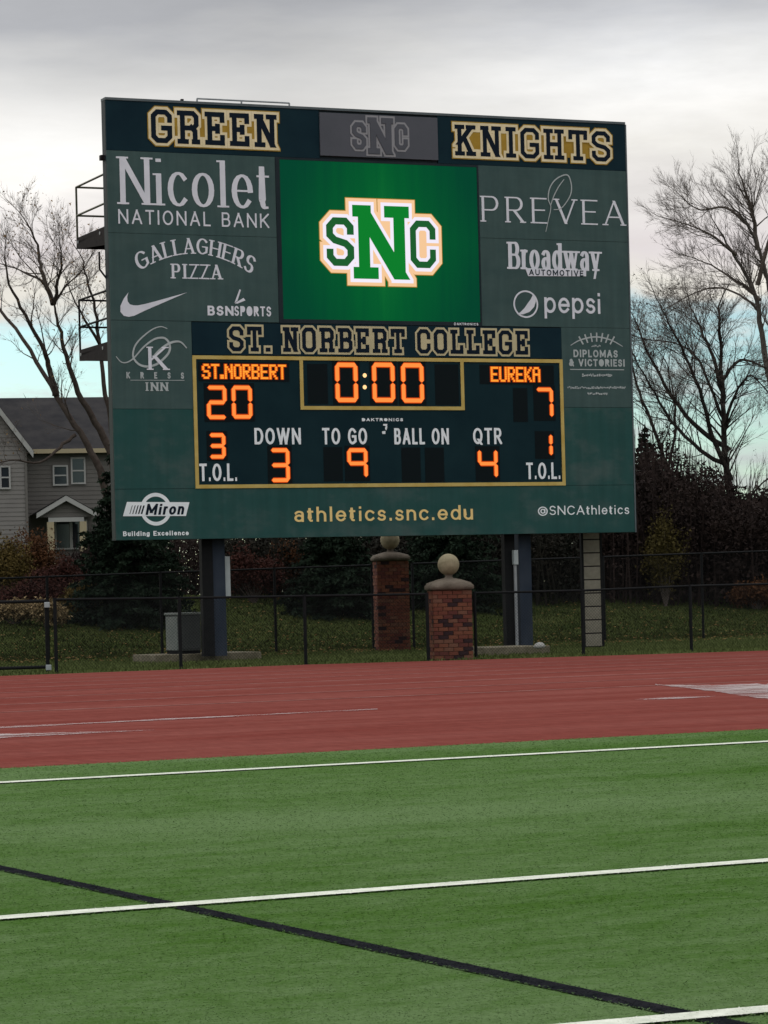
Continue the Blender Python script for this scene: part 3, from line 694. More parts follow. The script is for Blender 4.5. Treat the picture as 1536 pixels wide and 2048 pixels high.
def word(parent, text, font, lb, rt, hv, mtl, y=-.026, hh=None, name='lettering', layers=(), **kw):
    (x0, z0), (x1, z1) = B(*lb), B(*rt); hv *= PX * 1.04; hh = None if hh is None else hh * PX * 1.04
    for k, (bf, m2_) in enumerate(layers):
        union_sheet('lettering_outline', glyphs(text, font, x0, z0, x1, z1, hv, hh, buf=bf * PX, **kw), y + .004 * (len(layers) - k), M[m2_], parent)
    return union_sheet(name, glyphs(text, font, x0, z0, x1, z1, hv, hh, **kw), y, M[mtl], parent)
def quad_poly(pts): return [BV(*p) for p in pts]
# header words: gold ground, cream border, navy letters
for par, txt, lb, rt, hv in ((hdr_l, 'GREEN', (301.5, 285.5), (551.5, 230.5), 5.0), (hdr_r, 'KNIGHTS', (908.8, 311), (1217.6, 264), 4.5)):
    (x0, z0), (x1, z1) = B(*lb), B(*rt); d = z1 - z0
    union_sheet('gold_ground', [[Vector((x0 + .05, z0 + d * .08)), Vector((x1 - .05, z0 + d * .08)), Vector((x1 - .05, z1 - d * .08)), Vector((x0 + .05, z1 - d * .08))]], -.026, M['gold'], par)
    word(par, txt, VAR, lb, rt, hv, 'letter_navy', y=-.042, hh=hv * .95, layers=((7.4, 'gold'), (5.4, 'cream')), track=.19)
word(name_p, 'ST. NORBERT COLLEGE', VAR, (457.7, 702.5), (1053.8, 662), 3.9, 'letter_navy', y=-.038, layers=((4.4, 'tan'),), track=.20)
# the interlocked college letters, on the grey plate and on the screen
def college(parent, boxes, hws, y, layers, top, par_name='lettering_outline'):
    """boxes for S, N, C as (left-bottom, right-top) pixels; layers = [(buffer px, material)]"""
    for k, (bf, m2_) in enumerate(layers):
        pl = []
        for ch, (lb, rt), (hv, hh) in zip('SNC', boxes, hws):
            (x0, z0), (x1, z1) = B(*lb), B(*rt)
            pl += glyphs(ch, VAR2 if ch == 'N' else VAR, x0, z0, x1, z1, hv * PX, hh * PX, buf=bf * PX)
        union_sheet(par_name, pl, y - .004 * k, M[m2_], parent)
    pl = {}
    for ch, (lb, rt), (hv, hh), m_ in zip('SNC', boxes, hws, top):
        (x0, z0), (x1, z1) = B(*lb), B(*rt)
        union_sheet('lettering', glyphs(ch, VAR2 if ch == 'N' else VAR, x0, z0, x1, z1, hv * PX, hh * PX), y - .004 * len(layers) - (.004 if ch == 'N' else 0), M[m_], parent)
VAR2 = dict(VAR); VAR2['N'] = (.8, [[(.12, 0), (.12, 1)], [(0, 1), (.16, 1)], [(.12, 1), (.90, 0)], [(.12, .93), (.84, 0)], [(.90, 0), (.90, 1)], [(0, 0), (.30, 0)], [(.70, 1), (1, 1)]])
bS = [((652.9, 531.5), (705.6, 436.2)), ((706.5, 557.5), (816, 413.8)), ((820.5, 535.8), (869, 442.5))]
college(vid, bS, [(7.7, 7.3), (12.8, 12.2), (6.8, 6.8)], -.018, [(15.5, 'scr_orange'), (14, 'scr_peach'), (7.2, 'scr_white')], ('scr_dgreen', 'scr_green', 'scr_dgreen'))
bG = [((703.5, 298), (728.5, 247)), ((735, 308), (783, 238.5)), ((788.5, 299), (811.5, 251))]
college(crest, bG, [(4.2, 3.8), (6.0, 5.4), (3.8, 3.6)], -.056, [(5.0, 'crest_line'), (1.0, 'crest_grey')], ('crest_grey', 'crest_grey', 'crest_grey'))

# --- adverts, left
word(adv['nic'], 'Nicolet', SAN, (240, 408.5), (537, 325), 5.6, 'vinyl_white', hh=1.9, serif=2.0, track=.10)
word(adv['nic'], 'NATIONAL BANK', SAN, (236, 447.5), (537, 428), 1.7, 'vinyl_white', track=.26)
x0g, z0g = B(275, 545); x1g, z1g = B(503, 545)
def arch(p, c=(x0g + x1g) / 2, wd=(x1g - x0g) / 2, base=z0g):
    t = (p.x - c) / wd; return Vector((p.x + (p.y - base) * t * .45, p.y + .40 * (1 - t * t)))
word(adv['gal'], 'GALLAGHERS', SAN, (278, 545), (501, 519), 2.5, 'vinyl_white', hh=1.1, serif=1.8, track=.13, warp=arch)
word(adv['gal'], 'PIZZA', SAN, (343, 557), (442, 530), 2.6, 'vinyl_white', hh=1.2, serif=1.8, track=.16)
sw_o = [(256, 585), (247, 597), (240, 612), (240, 624), (247, 632), (257, 634), (268, 631.5), (290, 621), (320, 608), (350, 595), (373.5, 585)]
sw_i = [(256, 585), (253.5, 594), (254.5, 603), (259, 609), (267, 611), (275, 611), (290, 608), (315, 601.5), (345, 593), (360, 589), (373.5, 585)]
union_sheet('lettering', [[BV(*sw_o[i]), BV(*sw_o[i + 1]), BV(*sw_i[i + 1]), BV(*sw_i[i])] for i in range(len(sw_o) - 1)], -.027, M['vinyl_white'], adv['gal'])
word(adv['gal'], 'BSN', SAN, (414.5, 631), (466, 612.5), 2.3, 'vinyl_white', hh=1.9, track=.16)
word(adv['gal'], 'SPORTS', SAN, (468, 632), (541, 613.5), 1.6, 'vinyl_white', track=.18)
for q_ in ([(478, 579), (468, 606), (474, 602), (481, 580)], [(468, 607), (486, 596), (490, 601), (474, 607.5)]): union_sheet('lettering', [quad_poly(q_)], -.027, M['vinyl_white'], adv['gal'])
def ribbon(parent, pts, wd, m, y=-.026):
    P = [BV(*p) for p in pts]; Q = []
    for i in range(len(P) - 1):                     # Catmull-Rom
        p0, p1, p2, p3 = P[max(i - 1, 0)], P[i], P[i + 1], P[min(i + 2, len(P) - 1)]
        for k in range(6):
            t = k / 6; Q.append(.5 * ((2 * p1) + (p2 - p0) * t + (2 * p0 - 5 * p1 + 4 * p2 - p3) * t * t + (3 * p1 - p0 - 3 * p2 + p3) * t ** 3))
    Q.append(P[-1]); n = len(Q); pl = []
    W = [wd[0] + (wd[1] - wd[0]) * math.sin(math.pi * i / (n - 1)) for i in range(n)]
    for i in range(n - 1):
        d = (Q[i + 1] - Q[i]); 
        if d.length < 1e-6: continue
        d.normalize(); nn = Vector((-d.y, d.x)) * PX * .5
        pl.append([Q[i] + nn * W[i], Q[i] - nn * W[i], Q[i + 1] - nn * W[i + 1] + d * .004, Q[i + 1] + nn * W[i + 1] + d * .004])
    return union_sheet('lettering', pl, y, M[m], parent)
def zk(x, y): return (220 + x / 8.533, 640 + y / 8.533)
ribbon(adv['kre'], [zk(970, 150), zk(860, 115), zk(720, 160), zk(560, 280), zk(440, 410), zk(390, 540), zk(400, 660), zk(500, 765), zk(640, 795), zk(780, 760), zk(900, 670), zk(1000, 550), zk(1010, 420), zk(940, 320), zk(840, 305), zk(720, 345), zk(560, 470), zk(400, 650), zk(280, 725), zk(180, 715), zk(100, 625)], (1.5, 4.6), 'vinyl_grey')
ribbon(adv['kre'], [zk(730, 620), zk(830, 520), zk(950, 430), zk(1080, 375), zk(1200, 380), zk(1300, 480)], (2, 4.5), 'vinyl_grey', -.030)
word(adv['kre'], 'K', SAN, (296, 740), (334, 694), 3.4, 'vinyl_white', hh=1.3, serif=1.8, y=-.034)
word(adv['kre'], 'KRESS', SAN, (252, 757), (367, 745), 1.3, 'vinyl_grey', track=2.0)
union_sheet('lettering', [quad_poly([(260, 761), (368, 761.5), (368, 760.3), (260, 760)])], -.026, M['vinyl_grey'], adv['kre'])
word(adv['kre'], 'INN', SAN, (290, 782), (335, 765), 1.9, 'vinyl_grey', hh=1.0, serif=1.4, track=.22)
# --- adverts, right
word(adv['pre'], 'PRE', SAN, (963, 443.5), (1092, 396.5), 2.9, 'vinyl_white', hh=1.4, serif=2.0, track=.30)
word(adv['pre'], 'VEA', SAN, (1110, 447.5), (1247, 402.5), 2.9, 'vinyl_white', hh=1.4, serif=2.0, track=.24)
def zp(x, y): return (950 + x / 4.955, 340 + y / 4.955)
ribbon(adv['pre'], [zp(695, 615), zp(720, 500), zp(745, 370), zp(720, 290), zp(735, 180), zp(800, 90), zp(905, 50), zp(945, 130), zp(945, 230), zp(900, 320), zp(840, 385), zp(775, 395)], (1.4, 2.8), 'vinyl_grey', -.031)
ribbon(adv['pre'], [zp(740, 360), zp(770, 270), zp(820, 170), zp(875, 95)], (1.5, 2.4), 'vinyl_grey', -.035)
word(adv['bro'], 'Broadway', SAN, (1016, 538), (1199, 489), 4.3, 'vinyl_white', hh=2.1, serif=1.5, track=.08)
band = [(1049, 536.5), (1171, 540), (1171, 553), (1055, 552.5)]
union_sheet('lettering', [quad_poly(band)], -.031, M['vinyl_white'], adv['bro'])
word(adv['bro'], 'AUTOMOTIVE', SAN, (1057, 550.5), (1165, 541.5), 1.1, 'navy', track=.25, y=-.035)
cx, cz = B(1050.5, 608.5); rr_ = 28.5 * PX * 1.03
def ring(cx, cz, r0, r1, n=40, a0=0, a1=360):
    pl = []
    for i in range(n):
        a, b = math.radians(a0 + (a1 - a0) * i / n), math.radians(a0 + (a1 - a0) * (i + 1) / n + .01)
        pl.append([Vector((cx + r0 * math.cos(a), cz + r0 * math.sin(a))), Vector((cx + r1 * math.cos(a), cz + r1 * math.sin(a))), Vector((cx + r1 * math.cos(b), cz + r1 * math.sin(b))), Vector((cx + r0 * math.cos(b), cz + r0 * math.sin(b)))])
    return pl
union_sheet('lettering', ring(cx, cz, rr_ - 3.6 * PX, rr_), -.026, M['vinyl_white'], adv['bro'])
cr_o = [(1033, 629), (1045, 629), (1058, 624), (1067, 614), (1070.5, 603), (1069, 593), (1065, 588)]
cr_i = [(1033, 629), (1040, 624), (1048, 616), (1054, 607), (1060, 599), (1063, 593), (1065, 588)]
union_sheet('lettering', [[BV(*cr_o[i]), BV(*cr_o[i + 1]), BV(*cr_i[i + 1]), BV(*cr_i[i])] for i in range(6)], -.030, M['vinyl_white'], adv['bro'])
word(adv['bro'], 'pepsi', SAN, (1088, 626), (1199, 586), 2.8, 'vinyl_white', track=.12)
# football laces and small print
ribbon(adv['dip'], [(1140, 691), (1160, 680), (1190, 674), (1220, 680), (1244, 693)], (1.4, 3.2), 'vinyl_grey')
pl = []
for i in range(7):
    t = (i - 3) / 3; cx_ = 1192 + t * 31; cy_ = 675 + abs(t) ** 2 * 6.5; a = t * .5; 
    dx, dy = math.sin(a) * 9.5, -math.cos(a) * 9.5
    p, q = BV(cx_ + dx, cy_ + dy), BV(cx_ - dx * .9, cy_ - dy * .9); d = (p - q).normalized(); nn = Vector((-d.y, d.x)) * PX * 1.7
    pl.append([p + nn, q + nn, q - nn, p - nn])
for q_ in pl: union_sheet('lettering', [q_], -.030, M['vinyl_grey'], adv['dip'])
word(adv['dip'], 'DIPLOMAS', SAN, (1146, 714.5), (1234, 700.5), 1.6, 'vinyl_grey', track=.18)
word(adv['dip'], '& VICTORIES!', SAN, (1137, 732.5), (1248, 719), 1.6, 'vinyl_grey', track=.18)
def smallprint(par, x0, x1, y, h, m, seed):
    """print too small to read in the photograph: broken worn strokes only"""
    rr = random.Random(seed); pl = []; x = x0
    while x < x1:
        wv = rr.uniform(1.2, 3.2)
        for k in range(2):
            yy = y + rr.uniform(-h * .4, h * .2); pl.append(quad_poly([(x, yy), (x, yy + h * .35), (min(x + wv, x1), yy + h * .35), (min(x + wv, x1), yy)]))
        x += wv + rr.uniform(.3, 1.1)
    union_sheet('lettering', pl, -.026, M[m], par)
smallprint(adv['dip'], 1182, 1200, 692, 5, 'vinyl_grey', 1)
union_sheet('lettering', [quad_poly([(1139, 738.2), (1247, 739), (1247, 740.6), (1139, 739.8)])], -.026, M['vinyl_grey'], adv['dip'])
smallprint(adv['dip'], 1163, 1223, 750, 7, 'vinyl_grey', 2)
smallprint(adv['dip'], 1134, 1250, 775, 6, 'vinyl_grey', 3)
smallprint(adv['dip'], 1174, 1214, 787, 6, 'vinyl_grey', 4)
# --- bottom panel
cx, cz = B(311, 1018.5); rr_ = 33 * PX
union_sheet('lettering', ring(cx, cz, 25.5 * PX, rr_), -.024, M['vinyl_bright'], adv['foot'])
union_sheet('lettering', [quad_poly([(245, 1032.5), (253, 1004), (378, 1004.5), (371, 1032)])], -.028, M['vinyl_bright'], adv['foot'])
sl = B(300, 1030)[1]
word(adv['foot'], 'Miron', SAN, (290, 1030), (365, 1007), 2.5, 'letter_navy', y=-.032, hh=1.9, track=.14, warp=lambda p: Vector((p.x + (p.y - sl) * .22, p.y)))
pl = []
for i in range(5):
    xa = 258 + i * 5.6; pl.append(quad_poly([(xa, 1028), (xa + 5, 1011), (xa + 5 + 1.2 + i * .5, 1011), (xa + 1.2 + i * .5, 1028)]))
for q_ in pl: union_sheet('lettering', [q_], -.032, M['letter_navy'], adv['foot'])
word(adv['foot'], 'Building Excellence', SAN, (245.5, 1072.5), (376.5, 1061), 1.1, 'vinyl_bright', y=-.024, hh=.9, track=.16)
word(adv['foot'], 'athletics.snc.edu', SAN, (588, 1044), (944.5, 1010), 2.6, 'gold_text', y=-.024, hh=1.9, track=.16)
word(adv['foot'], '@SNCAthletics', SAN, (1075, 1030.5), (1257, 1010), 1.35, 'vinyl_bright', y=-.024, hh=1.05, track=.17)

# --- score panel captions
for txt, lb, rt in (('DOWN', (508.5, 889), (600.5, 856)), ('TO GO', (644, 889), (733, 856)), ('BALL ON', (788, 889), (896.5, 856.5)), ('QTR', (945.5, 888.5), (1002.5, 856)),
                    ('T.O.L.', (398.5, 962.5), (472.5, 927)), ('T.O.L.', (1052, 958.5), (1119, 925))):
    word(score, txt, SAN, lb, rt, 2.5, 'caption', y=-.022, track=.17, name='caption')
word(score, 'DAKTRONICS', SAN, (723, 842.5), (805, 836.5), 0.8, 'caption', y=-.022, track=.25, name='caption')
word(vid, 'DAKTRONICS', SAN, (907, 650.5), (955, 646.5), .5, 'caption', y=-.034, track=.25)
smallprint_y = [quad_poly(q) for q in ([(766, 848), (774, 848), (773, 853), (765, 851)], [(770, 853), (774, 853), (772, 861), (769, 858)], [(763, 863), (770, 862), (770, 868), (764, 868)])]
union_sheet('caption', smallprint_y, -.022, M['vinyl_bright'], score)
# --- seven segment figures
SEG = {'0': 'abcdef', '1': 'bc', '2': 'abged', '3': 'abgcd', '4': 'fgbc', '7': 'abc', '9': 'abcfg'}
def segs_polys(x0, z0, x1, z1, hw, on, grow):
    zm = (z0 + z1) / 2; g = hw * .35
    xl, xr, zb, zt = x0 + hw, x1 - hw, z0 + hw, z1 - hw; h = hw + grow; P = []
    def hor(xa, xb, z): return [Vector((xa - grow, z)), Vector((xa + h * .7 - grow * .3, z - h)), Vector((xb - h * .7 + grow * .3, z - h)), Vector((xb + grow, z)), Vector((xb - h * .7 + grow * .3, z + h)), Vector((xa + h * .7 - grow * .3, z + h))]
    def ver(x, za, zb_): return [Vector((x, za - grow)), Vector((x + h, za + h * .7 - grow * .3)), Vector((x + h, zb_ - h * .7 + grow * .3)), Vector((x, zb_ + grow)), Vector((x - h, zb_ - h * .7 + grow * .3)), Vector((x - h, za + h * .7 - grow * .3))]
    D = {'a': hor(xl - hw * .3, xr + hw * .3, zt), 'd': hor(xl - hw * .3, xr + hw * .3, zb), 'g': hor(xl, xr, zm), 'b': ver(xr, zm + g, zt), 'c': ver(xr, zb, zm - g), 'f': ver(xl, zm + g, zt), 'e': ver(xl, zb, zm - g)}
    return [D[s] for s in on]
def figure(ch, px0, py0, px1, py1, wpx=3.6, win=6):
    x0, z0 = B(px0, py1); x1, z1 = B(px1, py0); zz = B((px0 + px1) / 2, (py0 + py1) / 2)[1]; H = (z1 - z0) / 2; z0, z1 = zz - H, zz + H
    dw = MB().box(x0 - win * PX, x1 + win * PX, -.020, -.013, z0 - win * PX, z1 + win * PX).obj('digit_window', M['window_black'], score)
    if not ch: return
    hw = wpx * PX
    vs_, fs, ms = [], [], []
    a = union_sheet('digit', segs_polys(x0, z0, x1, z1, hw, SEG[ch], 1.9 * PX), -.026, M['led_halo'], score)  # wider deep orange plate painted as glow round the segments
    b = union_sheet('tmp', segs_polys(x0, z0, x1, z1, hw * .98, SEG[ch], 0), -.031, M['led_core'], score)
    merge(a, b); a['label'] = 'lit orange figure ' + ch
def merge(a, b):
    """join mesh b into a, keeping both materials"""
    ma, mb_ = a.data, b.data; o = MB()
    o.add([v.co for v in ma.vertices], [tuple(p.vertices) for p in ma.polygons], 0)
    o.add([v.co for v in mb_.vertices], [tuple(p.vertices) for p in mb_.polygons], 1)
    me = bpy.data.meshes.new(a.name); me.from_pydata(o.v, [], o.f); me.materials.append(ma.materials[0]); me.materials.append(mb_.materials[0])
    me.polygons.foreach_set('material_index', o.m); a.data = me; bpy.data.objects.remove(b)
figure('0', 671, 726, 713, 804, 4.2); figure('0', 745, 726, 787, 804, 4.2); figure('0', 803, 727, 845, 805, 4.2)
figure('2', 414, 772, 451, 838); figure('0', 464, 772, 502, 837); figure('7', 1072, 776, 1104, 836); figure(None, 1028, 778, 1052, 842, win=2)
figure('3', 418, 867, 449, 917, 3.4, 5); figure('1', 1074, 867, 1103, 913, 3.4, 5)
figure('3', 541, 897, 577, 964); figure('9', 695, 897, 733, 957); figure('4', 956, 898, 993, 957)
figure(None, 650, 897, 681, 960, win=3); figure(None, 805, 897, 838, 962, win=2); figure(None, 852, 897, 885, 962, win=2)
figure(None, 617, 730, 652, 806, win=2); figure(None, 872, 731, 914, 808, win=2)
cl = MB()
for px, py in ((728.5, 751), (728.5, 774.5)):
    c = B(px, py); n = 10; r = 4.6 * PX
    cl.add([(c[0] + r * math.cos(6.283 * i / n), -.026, c[1] + r * math.sin(6.283 * i / n)) for i in range(n)], [tuple(range(n))])
cl.obj('clock_colon', M['led_hot'], score)
DOT = {'S': '01110 10001 10000 01110 00001 10001 01110', 'T': '11111 00100 00100 00100 00100 00100 00100', '.': '00000 00000 00000 00000 00000 01100 01100',
       'N': '10001 11001 10101 10011 10001 10001 10001', 'O': '01110 10001 10001 10001 10001 10001 01110', 'R': '11110 10001 10001 11110 10100 10010 10001',
       'B': '11110 10001 10001 11110 10001 10001 11110', 'E': '11111 10000 10000 11110 10000 10000 11111', 'U': '10001 10001 10001 10001 10001 10001 01110',
       'K': '10001 10010 10100 11000 10100 10010 10001', 'A': '01110 10001 10001 11111 10001 10001 10001'}
def dots(text, px0, py0, px1, py1, nw=5, winx=(0, 0)):
    x0, z0 = B(px0, py1); x1, z1 = B(px1, py0); zz = B((px0 + px1) / 2, (py0 + py1) / 2)[1]; H = (z1 - z0) / 2 * .97; z0, z1 = zz - H, zz + H
    ncol = sum((3 if c == '.' else 6) for c in text) - 1; dx = (x1 - x0) / ncol; dz = (z1 - z0) / 7; mb = MB(); x = x0
    MB().box(x0 - winx[0] * PX, x1 + winx[1] * PX, -.020, -.013, z0 - .05, z1 + .04).obj('name_window', M['window_black'], score)
    for c in text:
        rows = DOT[c].split(); cols = range(5) if c != '.' else range(1, 3)
        for r_, row in enumerate(rows):
            for k in cols:
                if row[k] == '1':
                    xa = x + (k - (1 if c == '.' else 0)) * dx; zb_ = z1 - (r_ + 1) * dz
                    mb.add([(xa, -.026, zb_ + dz * .06), (xa + dx * 1.25, -.026, zb_ + dz * .06), (xa + dx * 1.25, -.026, zb_ + dz * .96), (xa, -.026, zb_ + dz * .96)], [(0, 1, 2, 3)])
        x += dx * (3 if c == '.' else 6)
    mb2 = MB()                                           # wider orange layer painted as glow spilling round each lamp
    for f in mb.f:
        vv = [Vector(mb.v[i]) for i in f]; c = sum(vv, Vector()) / 4
        mb2.add([(c.x + (v.x - c.x) * 1.9, -.0235, c.z + (v.z - c.z) * 1.5) for v in vv], [(0, 1, 2, 3)])
    g = union_sheet('team_name', [[Vector((mb2.v[i][0], mb2.v[i][2])) for i in f] for f in mb2.f], -.0235, M['led_halo'], score)
    a = union_sheet('tmp', [[Vector((mb.v[i][0], mb.v[i][2])) for i in f] for f in mb.f], -.027, M['led_dot'], score)
    merge(g, a); g['label'] = 'lit orange name ' + text
dots('ST.NORBERT', 404, 729, 570, 758, winx=(8, 8)); dots('EUREKA', 981, 734, 1078, 764, winx=(26, 34))

# --- posts, boxes, catwalks, ladder
def bpoint(px, depth): return X(px, 1085), depth
for k, (pa, pb, pc) in enumerate(((405, 427, 453), (1013, 1030, 1068))):
    y0 = .30
    xa, xb, xc = X(pa + 8, 1085), X(pb + 8, 1085), X(pc + 8, 1085)
    post = empty('support_post', ((xa + xc) / 2, y0, 0), 0, board)
    o = (xa + xc) / 2
    MB().box(xa - o, xb - o - (.0 if k == 0 else -.04), 0, .16, .1, bz0 + .4).obj('column', M['black_metal'], post)
    if k == 0:
        MB().box(xb - o, xc - o, .05, .50, .1, bz0 + .4).obj('flange', M['blue_steel'], post)
        MB().box(xc - o + .0, xc - o + .13, .1, .22, Z(460, 1196), Z(460, 1112)).obj('junction_box', M['box_white'], post, bevel=.01)
    else:
        MB().box(xb - o + .16, xc - o, .05, .50, .1, bz0 + .4).obj('flange', M['blue_steel'], post)
        MB().box(xb - o - .04, xb - o + .06, -.13, -.02, Z(1031, 1129), Z(1031, 1100)).obj('junction_box', M['box_white'], post, bevel=.008)
        MB().tube([(xb - o + .01, -.06, .1), (xb - o + .01, -.06, Z(1031, 1128))], .035, 8).obj('conduit', M['galvanised'], post)
# upper structure behind the face, running down the back
fr = MB(); 
for xx in (.25, bx1 / 2, bx1 - .3): fr.box(xx, xx + .2, .25, .45, bz0 + .1, bz1 - .2)
fr.obj('rear_frame', M['cabinet'], board)
def catwalk(z_deck, z_mid, z_top, depth, inset, rail):
    cw = empty('catwalk', (0, .25, 0), 0, board)
    x0 = inset; x1 = bx1 - .6
    MB().box(x0, x1, 0.25, depth, z_deck - .05, z_deck).obj('deck', M['deck_steel'], cw)
    kb = MB().box(x0, x0 + .02, 0.05, depth, z_deck - .14, z_deck + .08).box(x0 + .02, x1, depth, depth + .02, z_deck - .14, z_deck + .08)
    # tapered bracket under the end
    kb.add([(x0 - .004, 0.03, z_deck - .30), (x0 - .004, depth, z_deck - .145), (x0 - .004, depth, z_deck - .05), (x0 - .004, 0.03, z_deck + .02)] + [(x0 + .05, 0.03, z_deck - .30), (x0 + .05, depth, z_deck - .145), (x0 + .05, depth, z_deck - .05), (x0 + .05, 0.03, z_deck + .02)],
           [(0, 1, 2, 3), (7, 6, 5, 4), (0, 4, 5, 1), (3, 2, 6, 7)])
    kb.obj('kick_plate', M['deck_steel'], cw)
    rl = MB(); r = .022; xe = x0 + .02
    for z in (z_mid, z_top):
        rl.tube([(xe, .0, z), (xe, depth, z)], r); rl.tube([(xe, depth, z), (x1, depth, z)], r)
    rl.obj('guard_rail', M[rail], cw)
    for xx, yy in [(xe, depth), (xe, .12)] + [(xe + 2.3 * k, depth) for k in range(1, 5)]:
        MB().tube([(xx, yy, z_deck - .12), (xx, yy, z_top)], r).obj('rail_post', M[rail], cw)
    for yy in (.42, depth - .12):
        MB().tube([(x0 - .012, yy, z_deck - .02), (x0 - .004, yy, z_deck - .02)], .035, 10).obj('bolt', M['galvanised'], cw)
    return cw
depth = 2.0; sc_b = 1.03
def ZB(py): return EYE + ray(160, py)[1] * (DL + 1.85)
catwalk(ZB(481), ZB(428), ZB(371), depth, .05, 'dark_rail'); catwalk(ZB(706), ZB(652), ZB(598), depth, .05, 'black_metal')
MB().box(-.075, .02, .10, .22, Z(206, 318), Z(206, 308)).obj('bracket', M['deck_steel'], board)
MB().tube([(-.10, .3, Z(208, 500)), (-.10, .3, Z(208, 535)), (.02, .2, Z(208, 556))], .02).obj('conduit', M['deck_steel'], board)
tr = MB(); xa, xb = X(401, 205), X(586, 215); zt = bz1 + .15; xm = X(490, 209)
tr.tube([(xa, .2, zt), (xb, .2, zt)], .018)
for xx in (xa, xm, xb): tr.tube([(xx, .2, bz1), (xx, .2, zt)], .018)
tr.obj('top_rail', M['galvanised'], board)
MB().box(X(366, 205), X(371, 205), .1, .16, bz1 + .05, bz1 + .11).obj('bracket', M['deck_steel'], board)
lad = empty('ladder', (X(1187 + 31, 1085), .8, 0), 0, board)
hl = 20.5 * PX
MB().box(-hl - .05, -hl, 0, .08, .02, bz0 + 1).obj('side_rail', M['black_metal'], lad)
MB().box(hl, hl + .05, 0, .08, .02, bz0 + 1).obj('side_rail', M['black_metal'], lad)
zz = .04; sheet = None
first = None
while zz < bz0 + .6:
    if first is None:
        first = MB().box(-hl + .005, hl - .005, .012, .03, 0, .262).obj('guard_panel', M['concrete'], lad); first.location = (0, 0, zz)
        rung = MB().tube([(-hl, .03, 0), (hl, .03, 0)], .016, 8).obj('rung', M['deck_steel'], lad); rung.location = (0, 0, zz - .016)
    else:
        for src, dz in ((first, 0), (rung, -.016)):
            c = src.copy(); COL.objects.link(c); c.parent = lad; c.location = (0, 0, zz + dz)
    zz += .29

# ================================================================== THINGS ON THE VERGE
def pad(px0, px1, py, top, label, dm):
    a, b = gnd(px0, py + 1), gnd(px1, py - 1); d = (b - a); ln = d.length; o = empty('concrete_pad', a, TH_B)
    me = MB().box(0, ln, 0, 1.5, -.1, top).obj('concrete_pad', M[dm], bevel=.015)
    me.location = a; me.rotation_euler = (0, 0, math.atan2(d.y, d.x) * .0 + TH_B); bpy.data.objects.remove(o)
    tag(me, label, 'concrete pad', 'concrete pads under the scoreboard'); return me
pad(312, 492, 1324, .15, 'low concrete pad under the left scoreboard post and the grey cabinet', 'dirty_concrete')
pd2 = pad(985, 1106, 1309, .15, 'low concrete pad under the right scoreboard post', 'dirty_concrete')
c0 = gnd(369, 1308, .15)
cab = empty('utility_cabinet', (c0.x, c0.y + .15, .15), math.radians(34))
tag(cab, 'grey metal electrical cabinet on the concrete pad left of the scoreboard post', 'electrical cabinet')
ch = 78 * c0.y / FOC; cw_ = .52
MB().box(-.13, cw_ - .13, 0, .55, .06, ch).obj('body', M['cab_dark'], cab, bevel=.012)
MB().box(-.15, cw_ - .11, -.02, .57, ch, ch + .05).obj('lid', M['cab_light'], cab, bevel=.012)
MB().box(-.145, -.131, .04, .51, .08, ch - .03).obj('side_panel', M['cab_light'], cab)
MB().box(-.09, cw_ - .17, -.012, -.001, .10, ch - .05).obj('door', M['cab_dark'], cab)
MB().box(-.12, cw_ - .14, .02, .53, 0, .06).obj('plinth', M['black_metal'], cab)
st = MB(); st.lathe([(.02, -.02), (.065, -.01), (.08, .03), (.05, .08), (.02, .10)], 9)
st.v = [(x * 1.5 + .02 * math.sin(9 * z), y, z) for x, y, z in st.v]
p = gnd(1078, 1296, .15); o = st.obj('stone', M['stone_white'], smooth=True); o.location = (p.x, p.y - .0, .16)
tag(o, 'small white stone lying at the foot of the right scoreboard post', 'stone')

